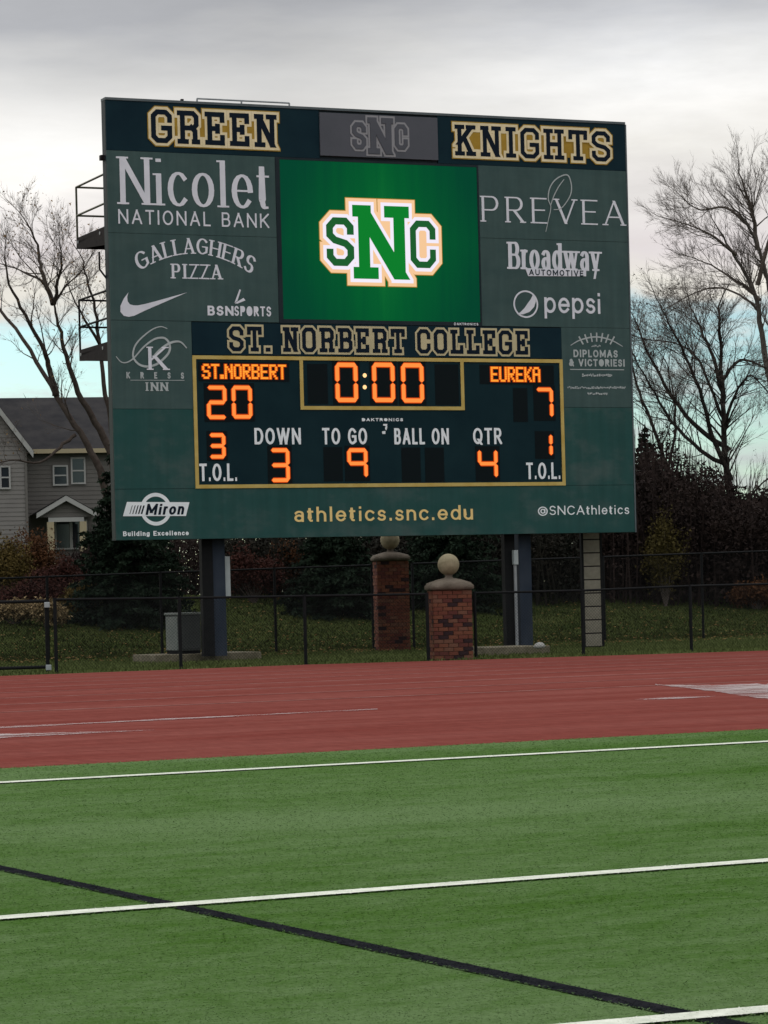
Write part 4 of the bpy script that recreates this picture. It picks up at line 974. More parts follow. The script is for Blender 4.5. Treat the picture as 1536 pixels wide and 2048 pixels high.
def pillar(px0, px1, pbase, ptop_shaft, cap_px, ball_px, ball_r, label, seed, cap_over):
    rr = random.Random(seed); c = gnd((px0 + px1) / 2, pbase); D = c.y; wdt = (px1 - px0) / FOC * D / 1.0
    rz = math.radians(8); hgt = (pbase - ptop_shaft) / FOC * D
    S = wdt / (math.cos(rz) + math.sin(rz) * .55)
    root = empty('brick_pillar', (c.x, c.y + S / 2, 0), rz); tag(root, label, 'brick pillar', 'brick gate pillars with stone balls')
    MB().box(-S / 2 + .025, S / 2 - .025, -S / 2 + .025, S / 2 - .025, -.05, hgt).obj('core', M['mortar'], root)
    nc = round(hgt / .078); ch_ = hgt / nc; nb = 4; L_ = S / nb; meshes = []
    for m_ in BR:
        for kind in range(2):
            ln = L_ if kind == 0 else L_ / 2
            me = MB().box(-ln / 2 + .006, ln / 2 - .006, 0, .055, .005, ch_ - .005).obj('brick', m_); meshes.append(me.data); bpy.data.objects.remove(me)
    def place(x, y, z, rot, half, mi):
        o = bpy.data.objects.new('brick', meshes[mi * 2 + half]); COL.objects.link(o); o.parent = root
        o.location = (x, y, z); o.rotation_euler = (0, 0, rot)
    for i in range(nc):
        for side in range(3):                                # front, left, right
            rot = (0, -math.pi / 2, math.pi / 2)[side]
            odd = (i + side) % 2; x = -S / 2; k = 0; cells = []
            if odd: cells.append((x + L_ / 4, 1)); x += L_ / 2
            while x < S / 2 - 1e-4:
                if x + L_ <= S / 2 + 1e-4: cells.append((x + L_ / 2, 0)); x += L_
                else: cells.append((x + L_ / 4, 1)); x += L_ / 2
            if side:                                          # the front courses own the corners
                cells = [c_ for c_ in cells if abs(c_[0]) < S / 2 - L_ * .3]
            for (cx_, half) in cells:
                q = rr.random(); mi = 3 if q < .10 else rr.choice((0, 0, 1, 2, 4, 4))
                out_ = rr.uniform(-.004, .004)
                if side == 0: place(cx_, -S / 2 + out_, i * ch_, 0, half, mi)
                elif side == 1: place(-S / 2 + out_, cx_, i * ch_, rot, half, mi)
                else: place(S / 2 + out_, cx_, i * ch_, rot, half, mi)
    o_ = cap_over
    cap = MB(); z0 = hgt + .004
    for r_, z in ((.5, 0), (.5 + o_, .03), (.5 + o_, .10), (.5 + o_ * .7, .17), (.30, .24), (.16, .27)):
        n = 24
        for k in range(n):
            a = 2 * math.pi * k / n; q = 1 / max(abs(math.cos(a)), abs(math.sin(a))); q = 1 + (q - 1) * (.85 if z < .15 else .3)
            cap.v.append((r_ * S * q * math.cos(a) * (1 + rr.uniform(-.01, .01)), r_ * S * q * math.sin(a), z0 + z * cap_px / 28 ))
    for i in range(5):
        for k in range(n):
            a = i * n + k; b = i * n + (k + 1) % n; cap.f.append((a, b, b + n, a + n)); cap.m.append(0)
    cap.f.append(tuple(range(n))[::-1]); cap.f.append(tuple(range(5 * n, 6 * n))); cap.m += [0, 0]
    cap.obj('cap', M['cap_stone'], root, smooth=True)
    zc = z0 + .27 * cap_px / 28; rb = ball_r / FOC * D
    MB().lathe([(.10, zc - .02), (.07, zc + .03), (.08, zc + .07)], 14).obj('neck', M['cap_stone'], root)
    prof = [(max(.005, rb * math.sin(math.pi * i / 14)), zc + .05 + rb - rb * math.cos(math.pi * i / 14)) for i in range(15)]
    MB().lathe(prof, 24).obj('ball', M['ball_stone'], root, smooth=True)
pillar(860, 945, 1319, 1181, 24, 0, 22, 'nearer and shorter brick pillar with stone ball, standing by the track edge', 3, .075)
pillar(751, 820, 1301, 1122, 22, 0, 19.5, 'farther and taller brick pillar with stone ball, partly behind the scoreboard', 5, .075)

# ---- fences
def wire_mesh(mb, a, b, z0a, z0b, z1a, z1b, pitch=.062, r=.0022):
    """woven diagonal wires in the plane from a to b"""
    ln = (b - a).length; d = (b - a) / ln; Hm = ((z1a - z0a) + (z1b - z0b)) / 2
    def P(s, t): 
        f_ = s / ln; z0 = z0a + (z0b - z0a) * f_; z1 = z1a + (z1b - z1a) * f_
        return Vector((a.x + d.x * s, a.y + d.y * s, z0 + (z1 - z0) * t))
    s = -Hm
    while s < ln:
        for sg in (1, -1):
            s0, s1 = (s, s + Hm); t0, t1 = (0, 1) if sg > 0 else (1, 0)
            A0, A1 = max(s0, 0), min(s1, ln)
            if A1 - A0 > .02:
                f0, f1 = (A0 - s0) / Hm, (A1 - s0) / Hm
                mb.tube([P(A0, t0 + (t1 - t0) * f0), P(A1, t0 + (t1 - t0) * f1)], r, 3, cap=False)
        s += pitch
def fence(label, posts, height, group, rp=.032, bottom=False, tops=None):
    """posts: ground points; first at the root"""
    root = empty('chain_link_fence', posts[0], 0); tag(root, label, 'fence', group); O = posts[0]
    tp = [ (p.z + height if tops is None else tops[i]) for i, p in enumerate(posts)]
    for p, t in zip(posts, tp):
        q = p - O; MB().tube([(q.x, q.y, q.z - .05), (q.x, q.y, t - O.z + .03)], rp, 8).obj('post', M['black_metal'], root)
    for i in range(len(posts) - 1):
        a, b = posts[i] - O, posts[i + 1] - O; ta, tb = tp[i] - O.z, tp[i + 1] - O.z
        MB().tube([(a.x, a.y, ta), (b.x, b.y, tb)], .022, 8).obj('top_rail', M['black_metal'], root)
        if bottom: MB().tube([(a.x, a.y, a.z + .05), (b.x, b.y, b.z + .05)], .02, 8).obj('bottom_rail', M['black_metal'], root)
        mb = MB(); wire_mesh(mb, Vector((a.x, a.y)), Vector((b.x, b.y)), a.z + .04, b.z + .04, ta - .02, tb - .02)
        mb.obj('wire_mesh', M['black_metal'], root)['kind'] = 'stuff'
    return root
fp = [gnd(px, py) for px, py in ((113, 1345), (362, 1337), (612, 1328), (857, 1320.5))]
tops = [at(px, py, p.y).z for (px, py), p in zip(((113, 1199), (362, 1196), (612, 1192), (857, 1188)), fp)]
fence('low black chain link fence running from the gate to the nearer brick pillar', fp, 1.2, 'black chain link fences behind the track', tops=tops)
fq = [gnd(px, py) for px, py in ((952, 1316), (1167, 1309), (1383, 1302))]; dstep = fq[2] - fq[1]; fq += [fq[2] + dstep, fq[2] + dstep * 2]
tops = [at(px, py, p.y).z for (px, py), p in zip(((952, 1186), (1167, 1181), (1383, 1172), (1536, 1168)), fq)]; tops.append(tops[-1])
fence('low black chain link fence running right from the nearer brick pillar', fq, 1.2, 'black chain link fences behind the track', tops=tops)
# gate
g1, g0 = gnd(96, 1345), gnd(-140, 1352.5); gt = at(96, 1202, g1.y).z
gate = empty('fence_gate', g1, 0); tag(gate, 'low black chain link gate with pale latch fittings at the left edge', 'gate')
q = g0 - g1
for a_, b_, nm in (((0, 0, gt), (q.x, q.y, gt), 'top_rail'), ((0, 0, .10), (q.x, q.y, .10), 'bottom_rail')):
    MB().tube([a_, b_], .03, 8).obj(nm, M['black_metal'], gate)
MB().tube([(0, 0, .02), (0, 0, gt + .03)], .035, 8).obj('post', M['black_metal'], gate)
MB().tube([(q.x, q.y, .02), (q.x, q.y, gt + .03)], .035, 8).obj('post', M['black_metal'], gate)
mb = MB(); wire_mesh(mb, Vector((0, 0)), Vector((q.x, q.y)), .12, .12, gt - .02, gt - .02); mb.obj('wire_mesh', M['black_metal'], gate)['kind'] = 'stuff'
for z in (.09, gt - .07): MB().box(-.03, .07, -.075, -.036, z - .05, z + .05).obj('latch', M['box_white'], gate, bevel=.01)
# tall fence behind the board
r0 = Vector((-2.5 - .55, 66, 0)); rd = Vector((cf, sf, 0))
def rp_(px):
    a = ray(px, 1200)[0]; t = (a * r0.y - r0.x) / (rd.x - a * rd.y); p = r0 + rd * t; p.z = terrain(p.x, p.y); return p
def ztop(px, p): return at(px, 1157 - px * (55 / 1536), p.y).z
A = [rp_(px) for px in (-160, 95, 322, 550, 745)]
fence('tall black chain link fence on the left, behind the scoreboard', A, 1.9, 'black chain link fences behind the track', tops=[ztop(px, p) for px, p in zip((-160, 95, 322, 550, 745), A)])
A = [rp_(px) for px in (826, 1010, 1208, 1405, 1605)]
fence('tall black chain link fence on the right, behind the scoreboard', A, 1.9, 'black chain link fences behind the track', tops=[ztop(px, p) for px, p in zip((826, 1010, 1208, 1405, 1605), A)])

# ================================================================== HOUSE
def build_house():
    D = 118.0; TH = math.radians(12); k = D / FOC
    a, b = ray(50, 1090); org = Vector((a * D, D, 1.3))
    h = empty('house', org, TH); tag(h, 'pale two storey house with dark roof behind the bare trees at the left', 'house')
    c_, s_ = math.cos(TH), math.sin(TH)
    def F(px, py, y=0.0):            # sighting on the wall plane lying y behind the origin
        a, b = ray(px, py); ox, oy = org.x - s_ * y, org.y + c_ * y
        t = (a * oy - ox) / (c_ - a * s_); Dd = oy + t * s_; return t, EYE + b * Dd - org.z
    def lap(x0, x1, z0, z1, y, gable=None):
        mb = MB(); z = z0; st = .18
        while z < z1:
            zt = min(z + st, z1); xa0 = xa1 = x0; xb0 = xb1 = x1
            if gable: xa0, xb0 = gable(z); xa1, xb1 = gable(zt)
            mb.add([(xa0, y - .02, z), (xb0, y - .02, z), (xb1, y, zt), (xa1, y, zt)], [(0, 1, 2, 3)]); mb.add([(xa0, y, z), (xb0, y, z), (xb0, y - .02, z), (xa0, y - .02, z)], [(0, 1, 2, 3)])
            z = zt
        return mb
    ye = 2.0
    xl, xr = F(52, 900, ye)[0], F(330, 900, ye)[0]; ze = F(120, 900, ye)[1]; zr = F(120, 795, ye + 5)[1]
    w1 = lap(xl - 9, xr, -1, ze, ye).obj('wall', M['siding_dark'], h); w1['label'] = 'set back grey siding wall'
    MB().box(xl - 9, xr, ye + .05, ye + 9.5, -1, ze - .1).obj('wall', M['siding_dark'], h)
    # front wing at the left with its gable
    xw1 = F(50, 900)[0]; zw = F(40, 897)[1]; slope = 1.35
    xap = xw1 - 3.2; zap = zw + 3.2 * slope
    def gb(z):
        if z <= zw: return xw1 - 6.4, xw1
        t = (z - zw) / slope; return xw1 - 6.4 + t, xw1 - t
    w2 = lap(xw1 - 6.4, xw1, -1, zap - .05, 0, gb).obj('wall', M['siding'], h); w2['label'] = 'pale siding wall of the front wing'
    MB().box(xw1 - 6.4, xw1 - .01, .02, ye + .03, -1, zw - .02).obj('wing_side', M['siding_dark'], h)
    MB().box(xw1 - .04, xw1 + .06, -.06, .04, -1, zw).obj('corner_board', M['siding_dark'], h)
    fa = MB()
    for sg in (1, -1):
        x0 = xap + sg * 3.5; z0_ = zap - 3.5 * slope
        fa.add([(x0, -.35, z0_), (xap, -.35, zap + .02), (xap, -.35, zap + .30), (x0 + sg * .02, -.35, z0_ + .28), (x0, -.27, z0_), (xap, -.27, zap + .02), (xap, -.27, zap + .30), (x0 + sg * .02, -.27, z0_ + .28)],
               [(0, 1, 2, 3), (4, 7, 6, 5), (3, 2, 6, 7), (0, 4, 5, 1)])
    fa.obj('fascia', M['white_trim'], h)
    # wing roof and main roof
    rf = MB()
    for sg in (1, -1):
        x0 = xap + sg * 3.55
        rf.add([(x0, -.36, zap - 3.55 * slope + .31), (xap, -.36, zap + .34), (xap, 6.5, zap + .34), (x0, 6.5, zap - 3.55 * slope + .31)], [(0, 1, 2, 3)])
    rf.add([(xl - 10, ye - .45, ze + .02), (xr + .3, ye - .45, ze + .02), (xr + .3, ye + 5, zr), (xl - 10, ye + 5, zr), (xr + .3, ye + 10.3, ze), (xl - 10, ye + 10.3, ze)], [(0, 1, 2, 3), (3, 2, 4, 5)])
    rf.add([(xr + .3, ye - .45, ze + .02), (xr + .3, ye + 10.3, ze), (xr + .3, ye + 5, zr)], [(0, 1, 2)])
    rf.obj('roof', M['roofing'], h)
    MB().box(xw1 + .35, xr + .3, ye - .50, ye - .42, ze - .16, ze + .02).obj('gutter', M['cream_trim'], h)
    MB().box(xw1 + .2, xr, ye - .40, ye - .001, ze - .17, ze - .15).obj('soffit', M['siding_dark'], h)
    def window(px0, py0, px1, py1, y, mull=False):
        x0, z1 = F(px0, py0, y); x1, z0 = F(px1, py1, y); w_ = MB(); t = .07
        w_.box(x0 - t, x1 + t, y - .10, y - .021, z1, z1 + t).box(x0 - t, x1 + t, y - .10, y - .021, z0 - t, z0).box(x0 - t, x0, y - .10, y - .021, z0, z1).box(x1, x1 + t, y - .10, y - .021, z0, z1)
        if mull: w_.box((x0 + x1) / 2 - .06, (x0 + x1) / 2 + .06, y - .10, y - .021, z0, z1)
        else: w_.box(x0, x1, y - .09, y - .021, (z0 + z1) / 2 - .03, (z0 + z1) / 2 + .03)
        f = w_.obj('window', M['white_trim'], h); MB().box(x0, x1, y - .05, y - .022, z0, z1).obj('pane', M['glass_dark'], f)
    window(108, 934, 133, 968, ye); window(144, 918, 168, 965, ye); window(112, 1044, 172, 1095, ye - .02, True); window(2, 935, 18, 975, 0)
    # porch
    yp = .2; xa, zb_ = F(72, 1036, yp); xm, zm = F(131, 1001, yp); xc = 2 * xm - xa
    po = MB()
    for (x0, z0_, x1, z1_) in ((xa, zb_, xm, zm), (xc, zb_, xm, zm)):
        po.add([(x0, yp - .3, z0_ - .02), (x1, yp - .3, z1_ - .02), (x1, yp - .3, z1_ + .20), (x0, yp - .3, z0_ + .18), (x0, yp - .2, z0_ - .02), (x1, yp - .2, z1_ - .02), (x1, yp - .2, z1_ + .20), (x0, yp - .2, z0_ + .18)],
               [(0, 1, 2, 3), (4, 7, 6, 5), (3, 2, 6, 7), (0, 4, 5, 1)])
    po.obj('porch_fascia', M['white_trim'], h)
    pr = MB().add([(xa - .1, yp - .32, zb_ + .16), (xm, yp - .32, zm + .22), (xm, ye, zm + .22), (xa - .1, ye, zb_ + .16)], [(0, 1, 2, 3)])
    pr.add([(xc + .1, yp - .32, zb_ + .16), (xm, yp - .32, zm + .22), (xm, ye, zm + .22), (xc + .1, ye, zb_ + .16)], [(0, 1, 2, 3)]); pr.obj('porch_roof', M['roofing'], h)
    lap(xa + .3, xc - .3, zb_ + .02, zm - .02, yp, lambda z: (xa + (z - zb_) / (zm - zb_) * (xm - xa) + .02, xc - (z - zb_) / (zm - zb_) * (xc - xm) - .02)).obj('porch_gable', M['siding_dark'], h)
    MB().box(xa + .5, xc - .5, yp - .12, yp + .12, zb_ - .18, zb_ - .0).obj('porch_beam', M['white_trim'], h)
    for px in (101, 166):
        x_ = F(px, 1060, yp)[0]; MB().box(x_ - .14, x_ + .14, yp - .14, yp + .14, -1, zb_ - .18).obj('porch_post', M['cream_trim'], h)
build_house()

# ================================================================== TREES
def perp(d, rr):
    v = Vector((rr.gauss(0, 1), rr.gauss(0, 1), rr.gauss(0, 1))); v -= d * v.dot(d); return v.normalized()
def bough(mb, tw, p, d, ln, r, depth, rr, tips, up=.25, spread=.75, nchild=(5, 8)):
    n = 5 if depth > 1 else 4; pts = [p]; rad = [r]; dd = d.copy()
    for i in range(n):
        dd = (dd + perp(dd, rr) * .16 + Vector((0, 0, up * .22))).normalized(); pts.append(pts[-1] + dd * ln / n); rad.append(r * (1 - .82 * (i + 1) / n))
    (mb if depth >= 2 else tw).tube(pts, rad, 5 if depth >= 2 else 3, cap=False)
    tips.append(pts[-1])
    if depth == 0: return
    for k in range(rr.randint(*nchild)):
        t = rr.uniform(.22, 1.0); i = min(n - 1, int(t * n)); q = pts[i].lerp(pts[i + 1], t * n - i)
        dl = (pts[i + 1] - pts[i]).normalized(); nd = (dl + perp(dl, rr) * rr.uniform(.45, 1.0) * spread).normalized()
        bough(mb, tw, q, nd, ln * rr.uniform(.38, .62) * (1.1 - t * .35), max(r * .42 * (1 - .55 * t), .004), depth - 1, rr, tips, up, spread, nchild)
def bare_tree(label, limbs, seed, bark, D, sub=1, leaves=0, leafm=None, lscale=1.0, twr=.004, nk=1.0, group='bare trees behind the field', name='bare_tree', up=.25, maxd=2):
    """limbs: lists of (px, py, depth offset) sightings with base radius and twig vigour"""
    rr = random.Random(seed); first = limbs[0][0][0]; base = at(first[0], first[1], D + first[2]); z = terrain(base.x, base.y)
    root = empty(name, (base.x, base.y, z), 0); tag(root, label, 'bare tree', group); O = Vector((base.x, base.y, z))
    tk, br, tw, tips = MB(), MB(), MB(), []
    for li, (pts, r0_, vig, grow) in enumerate(limbs):
        P = [at(a, b, D + c) - O for a, b, c in pts]
        if li == 0: P = [Vector((P[0].x, P[0].y, -.3))] + P
        Q = []; nsub = 4
        for i in range(len(P) - 1):
            p0, p1, p2, p3 = P[max(i - 1, 0)], P[i], P[i + 1], P[min(i + 2, len(P) - 1)]
            for k in range(nsub):
                t = k / nsub; Q.append(.5 * ((2 * p1) + (p2 - p0) * t + (2 * p0 - 5 * p1 + 4 * p2 - p3) * t * t + (3 * p1 - p0 - 3 * p2 + p3) * t ** 3) + Vector((rr.gauss(0, .02), rr.gauss(0, .02), 0)))
        Q.append(P[-1]); n = len(Q) - 1
        rad = [max(r0_ * (1 - .8 * i / n), .02) for i in range(n + 1)]
        (tk if li == 0 or r0_ > .09 else br).tube(Q, rad, 8)
        L_ = sum((Q[i + 1] - Q[i]).length for i in range(n))
        for k in range(int(vig * nk)):
            t = rr.uniform(grow, 1.0); i = min(n - 1, int(t * n)); q = Q[i].lerp(Q[i + 1], t * n - i); dl = (Q[i + 1] - Q[i]).normalized()
            nd = (dl * .9 + perp(dl, rr) * rr.uniform(.5, 1.1)).normalized()
            bough(br, tw, q, nd, rr.uniform(1.1, 2.6) * lscale * (1.25 - .6 * t), rad[i] * rr.uniform(.2, .42), maxd, rr, tips, up)
        bough(br, tw, Q[-1], (Q[-1] - Q[-2]).normalized(), 1.6 * lscale, rad[-1] * .9, maxd, rr, tips, up)
    tk.obj('trunk', bark, root, smooth=True)
    br.obj('crown', M['twig'] if bark is M['bark_grey'] else bark, root)
    tw.v = tw.v; tw.obj('twigs', M['twig'], root)['kind'] = 'stuff'
    if leaves:
        T = np.array([tuple(t) for t in tips]); c = T[NP.integers(0, len(T), leaves)] + NP.normal(0, .12, (leaves, 3))
        tri_mesh('foliage', leaf_tris(c, np.full(leaves, .065)), [leafm], parent=root)
    return root
DL1 = 88
bare_tree('slender bare tree with few dead leaves between scoreboard and house', [
    ([(232, 1080, 0), (205, 960, 0), (182, 905, 0), (150, 850, 0), (112, 792, .3), (60, 700, 1), (0, 618, 2), (-40, 560, 2)], .15, 14, .45),
    ([(112, 792, .3), (98, 740, 0), (88, 700, -.4), (50, 630, -1), (20, 570, -1.4), (10, 520, -1.6)], .10, 16, .3),
    ([(236, 1000, 0), (222, 905, .5), (190, 845, .5), (158, 785, .3), (132, 712, 0), (118, 650, -.3), (108, 608, -.5)], .14, 12, .55),
    ([(108, 608, -.5), (90, 560, 0), (78, 520, .6), (72, 480, .8), (50, 440, 1)], .085, 22, .15),
    ([(108, 608, -.5), (118, 560, -1), (122, 520, -1.4), (120, 490, -1.6)], .06, 16, .2),
    ([(108, 608, -.5), (130, 575, -.5), (165, 540, -.8)], .05, 12, .2),
    ([(88, 565, 0), (50, 545, .5), (10, 530, .8)], .045, 10, .2),
    ([(228, 880, 1), (212, 790, 1), (200, 700, 1), (190, 620, .6), (172, 555, .4), (166, 520, .4)], .085, 12, .4),
    ([(205, 700, 1), (170, 640, 0), (140, 580, -.4)], .06, 8, .4),
    ([(150, 870, 0), (120, 895, -.5), (80, 925, -1), (30, 920, -1.5), (0, 925, -2)], .06, 8, .5),
], 21, M['bark_brown'], DL1, leaves=900, leafm=M['dead_leaf'], lscale=.72, maxd=2, up=.3, nk=.85)
bare_tree('tall pale bare tree with fine upswept twigs, beyond the right edge', [
    ([(1590, 1080, 0), (1575, 900, 0), (1560, 760, 0), (1548, 640, 0), (1535, 560, 0), (1518, 500, 0), (1495, 450, -.3), (1470, 420, -.5)], .15, 26, .35),
    ([(1545, 780, 0), (1525, 690, .5), (1512, 600, .6), (1490, 545, .8), (1462, 500, 1), (1432, 450, 1.2)], .12, 26, .25),
    ([(1470, 510, 0), (1430, 475, -.6), (1390, 455, -1), (1345, 440, -1.2)], .06, 22, .15),
    ([(1515, 500, 0), (1505, 430, 0), (1490, 380, 0), (1478, 340, 0)], .09, 22, .15),
    ([(1497, 450, -.3), (1450, 415, 0), (1400, 420, .3), (1365, 395, .6)], .06, 18, .2),
    ([(1520, 600, .5), (1470, 560, 1.4), (1420, 530, 2), (1385, 515, 2)], .06, 18, .2),
    ([(1515, 570, 0), (1540, 480, -.5), (1560, 400, -.8), (1570, 340, -1)], .09, 22, .3),
    ([(1515, 620, .6), (1480, 590, .2), (1430, 575, 0), (1380, 590, 0), (1345, 610, 0)], .05, 16, .3),
], 5, M['bark_grey'], 104, lscale=.82, up=.3, nk=1.3)
bare_tree('dark bushy bare tree with crossing branches right of the scoreboard', [
    ([(1474, 1150, 0), (1468, 1020, 0), (1452, 930, 0), (1448, 860, 0), (1446, 790, 0), (1442, 720, 0), (1440, 650, 0), (1438, 610, 0)], .145, 44, .2),
    ([(1462, 960, 0), (1425, 870, -.5), (1405, 800, -1), (1370, 710, -1.2), (1345, 660, -1.2), (1320, 610, -1)], .085, 34, .25),
    ([(1455, 930, .5), (1400, 900, .6), (1340, 840, 1), (1300, 770, 1.2), (1262, 700, 1.4)], .08, 34, .2),
    ([(1448, 840, .5), (1420, 770, .3), (1395, 720, .6), (1360, 690, .8), (1310, 680, .8)], .06, 28, .2),
    ([(1447, 760, 0), (1480, 720, 0), (1530, 735, .5), (1570, 760, .5)], .06, 20, .2),
    ([(1448, 850, 0), (1470, 790, -.5), (1500, 750, -1), (1540, 790, -1.2)], .06, 22, .25),
    ([(1460, 900, .5), (1390, 850, 1), (1330, 770, 1.5), (1290, 690, 1.6), (1270, 640, 1.6)], .09, 28, .3),
    ([(1445, 780, 0), (1420, 700, .8), (1398, 650, 1), (1380, 610, 1.2)], .07, 24, .2),
], 9, M['bark'], 92, leaves=700, leafm=M['dark_leaf'], lscale=.85, up=.12, nk=1.35)
bare_tree('thin leaning bare sapling between the scoreboard and the dark bushy tree', [
    ([(1350, 1100, 0), (1340, 960, 0), (1315, 880, 0), (1285, 800, 0), (1265, 740, 0), (1250, 690, 0)], .10, 26, .3),
    ([(1335, 950, 0), (1350, 860, .6), (1345, 780, .8), (1330, 720, .8)], .06, 20, .3),
], 14, M['bark'], 98, lscale=.9, up=.12)

def conifer(label, px, base_py, D, r_base, height, seed, n_lay=34, dens=1.0, group='dark spruces behind the fence'):
    rr = random.Random(seed); p = at(px, base_py, D); z = terrain(p.x, p.y); root = empty('spruce_tree', (p.x, p.y, z), 0); tag(root, label, 'spruce', group)
    MB().tube([(0, 0, -.3), (0, 0, height * .5), (0, 0, height)], [.16, .10, .02], 8).obj('trunk', M['bark'], root)
    C = []; st = MB()
    for i in range(n_lay):
        t = i / (n_lay - 1); zz = .15 + (height - .3) * t; rl = r_base * (1 - t) ** .85 + .10
        for k in range(int(7 + 7 * (1 - t))):
            a = rr.uniform(0, 6.283); ln = rl * rr.uniform(.72, 1.12); dz = ln * rr.uniform(-.28, -.05)
            e = Vector((math.cos(a) * ln, math.sin(a) * ln, zz + dz)); st.tube([(0, 0, zz), tuple(e)], [.02, .006], 3, cap=False)
            m = int(75 * dens * (ln / r_base + .3)); s = NP.random(m) ** .6
            q = np.stack([e.x * s, e.y * s, zz + dz * s ** 1.2], 1); side = NP.normal(0, .10, (m, 3)) * (0.35 + .9 * (1 - s[:, None])) * ln; side[:, 2] *= .45
            side[:, 2] -= np.abs(side[:, 0]) * .3; C.append(q + side)
    st.obj('branches', M['bark'], root)['kind'] = 'stuff'
    C = np.concatenate(C); tri_mesh('crown', leaf_tris(C, np.full(len(C), .10), .5), [M['needles']], parent=root)
conifer('dark spruce standing behind the left edge of the scoreboard', 262, 1200, 76, 1.75, 5.6, 1, dens=1.7)
conifer('dark low spruce below the middle of the scoreboard', 672, 1190, 79, 1.5, 4.2, 2, dens=1.4)
conifer('dark spruce behind the nearer brick pillar', 905, 1180, 82, 1.9, 5.0, 3, dens=1.4)
conifer('dark green spruce top right of the scoreboard', 1296, 1120, 100, 1.5, 5.6, 4, dens=1.3)

def shrub(name, label, cat, px, py_base, D, wpx, hpx, leafm, seed, n=2600, size=.10, group=None, twigm='twig', z=None):
    rr = random.Random(seed); p = at(px, py_base, D); zz = terrain(p.x, p.y); k = D / FOC; W = wpx * k / 2; H = hpx * k
    root = empty(name, (p.x, p.y, zz), 0); tag(root, label, cat, group)
    st = MB(); ends = []
    for i in range(22):
        a = rr.uniform(0, 6.283); r_ = W * rr.uniform(.2, 1.0); e = Vector((math.cos(a) * r_, math.sin(a) * r_ * .7, H * rr.uniform(.55, 1.05) * (1 - .35 * (r_ / W) ** 2)))
        mdl = e * .5 + Vector((0, 0, H * .12)); st.tube([(0, 0, -.1), tuple(mdl), tuple(e)], [.022, .014, .004], 3, cap=False); ends += [mdl.lerp(e, t) for t in (.2, .5, .8, 1)]
    st.obj('stems', M[twigm], root)['kind'] = 'stuff'
    E_ = np.array([tuple(e) for e in ends]); c = E_[NP.integers(0, len(E_), n)] + NP.normal(0, 1, (n, 3)) * [W * .16, W * .16, H * .12]; c[:, 2] = np.abs(c[:, 2])
    tri_mesh('foliage', leaf_tris(c, np.full(n, size)), [leafm], parent=root)
GS = 'shrubs along the top of the slope'
for i, a in enumerate((
    ('ochre shrub at the far left edge in front of the house', 10, 1190, 80, 110, 120, 'ochre_leaf'),
    ('brown shrub left of the porch', 70, 1190, 82, 110, 130, 'rust_leaf'),
    ('wine red shrub in front of the porch', 122, 1190, 79, 120, 90, 'wine_leaf'),
    ('ochre shrub beside the spruce', 165, 1190, 77, 90, 62, 'ochre_leaf'),
    ('low tan tuft at the left edge under the shrubs', 28, 1196, 75, 100, 44, 'tan_grass'),
    ('low tan and ochre tuft in the middle of the left shrubs', 92, 1196, 74.5, 80, 50, 'tan_grass'),
    ('dark low shrub at the left fence post', 60, 1196, 77.5, 170, 60, 'wine_leaf'),
    ('reddish shrub right of the left scoreboard post', 508, 1180, 82, 130, 98, 'wine_leaf'),
    ('rust shrub under the word athletics', 578, 1175, 84, 120, 100, 'rust_leaf'),
    ('dull yellow green upright shrub right of the scoreboard', 1330, 1150, 84, 95, 175, 'olive_leaf'),
    ('orange leaved low shrub at the right edge', 1512, 1160, 84, 95, 60, 'rust_leaf'),
)):
    shrub('shrub', a[0], 'shrub', *a[1:6], M[a[6]], 50 + i, n=5200, size=.075, group=GS)

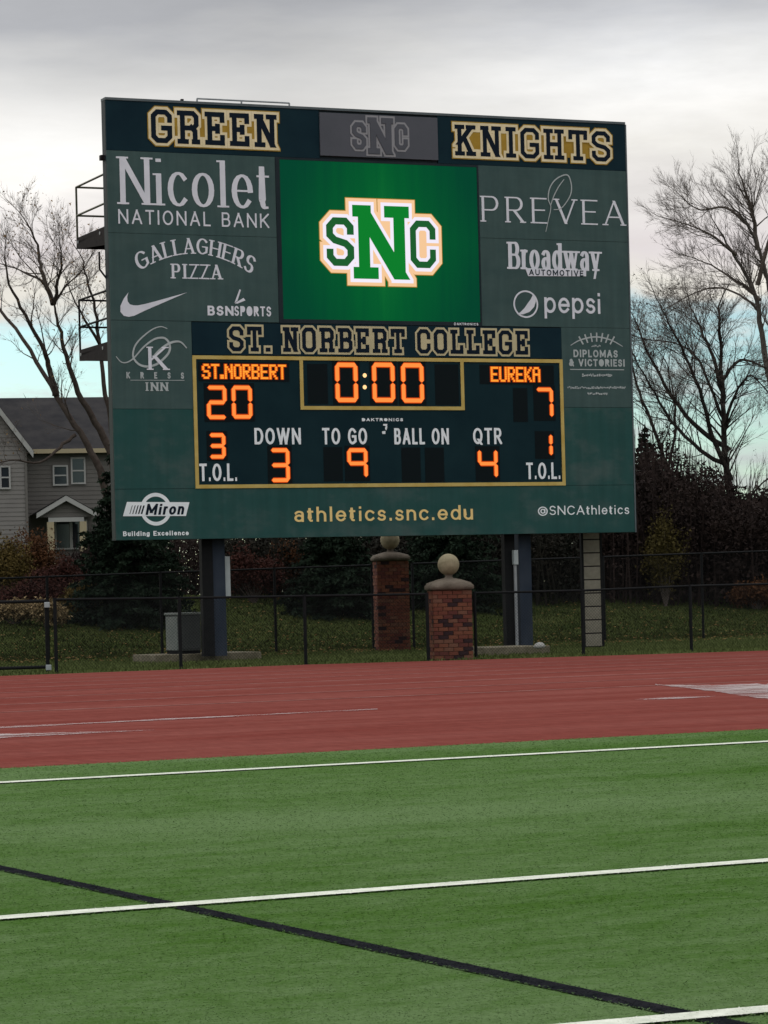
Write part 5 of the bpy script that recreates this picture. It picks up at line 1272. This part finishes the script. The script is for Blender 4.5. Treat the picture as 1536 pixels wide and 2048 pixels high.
def thicket(name, label, spans, D0, D1, n, size, leafm, twigs, seed):
    """a dense mass of undergrowth whose height follows sighted points"""
    rr = random.Random(seed); xs_ = [s[0] for s in spans]; ys_ = [s[1] for s in spans]
    px = NP.uniform(xs_[0], xs_[-1], n); D = NP.uniform(D0, D1, n); a = (px - 768) / FOC; X_ = a * D
    zt = np.array([at(p_, np.interp(p_, xs_, ys_), d_).z for p_, d_ in zip(px, D)]); zb = np.array([terrain(x_, d_) for x_, d_ in zip(X_, D)])
    lump = np.array([.80 + .34 * mnoise.noise(Vector((x_ * .9, d_ * .5, 3))) for x_, d_ in zip(X_, D)])
    z = zb + (zt - zb) * lump * NP.random(n) ** .8
    c = np.stack([X_, D, z], 1)
    tw = MB()
    for i in range(twigs):
        p_ = rr.uniform(xs_[0], xs_[-1]); d_ = rr.uniform(D0, D1); q = at(p_, np.interp(p_, xs_, ys_) - 14, d_); zb_ = terrain(q.x, d_)
        l_ = rr.uniform(.5, 1.12); ex = rr.gauss(0, .35); pts = [(q.x - ex, d_, zb_), (q.x - ex * .5 + rr.gauss(0, .1), d_, zb_ + (q.z - zb_) * l_ * .6), (q.x, d_, zb_ + (q.z - zb_) * l_)]
        tw.tube(pts, [.03, .018, .004], 3, cap=False)
    if not twigs:
        o = tri_mesh(name, leaf_tris(c, np.full(n, size)), [leafm]); tag(o, label, 'woodland', kind='stuff'); return
    T = np.array(tw.v)[np.array([(f[0], f[1], f[2]) for f in tw.f] + [(f[0], f[2], f[3]) for f in tw.f])]
    L3 = leaf_tris(c, np.full(n, size)); o = tri_mesh(name, np.concatenate([L3, T]), [leafm, leafm], np.concatenate([np.zeros(len(L3), int), np.ones(len(T), int)]))
    tag(o, label, 'undergrowth', kind='stuff')
thicket('undergrowth', 'dark brown undergrowth massed at the right behind the tall fence', [(1150, 900), (1265, 875), (1340, 865), (1400, 910), (1460, 955), (1540, 955), (1750, 940)], 84, 96, 100000, .11, M['thorn_brown'], 900, 3)
thicket('undergrowth', 'dark undergrowth massed behind the posts of the scoreboard', [(430, 1060), (560, 1055), (800, 1040), (1000, 1030), (1170, 1010)], 83, 92, 60000, .11, M['dark_leaf'], 600, 4)
thicket('undergrowth', 'dark brush line between the shrubs and the house', [(-200, 1120), (0, 1110), (100, 1120), (200, 1060), (450, 1050)], 88, 94, 30000, .10, M['thorn_brown'], 300, 5)
thicket('distant_woods', 'distant brownish woods seen beyond the house and the trees', [(-400, 1000), (0, 790), (60, 780), (120, 800), (300, 840), (768, 950), (1250, 950), (1400, 985), (1540, 960), (1900, 960)], 190, 215, 30000, .4, M['thorn_brown'], 0, 6)
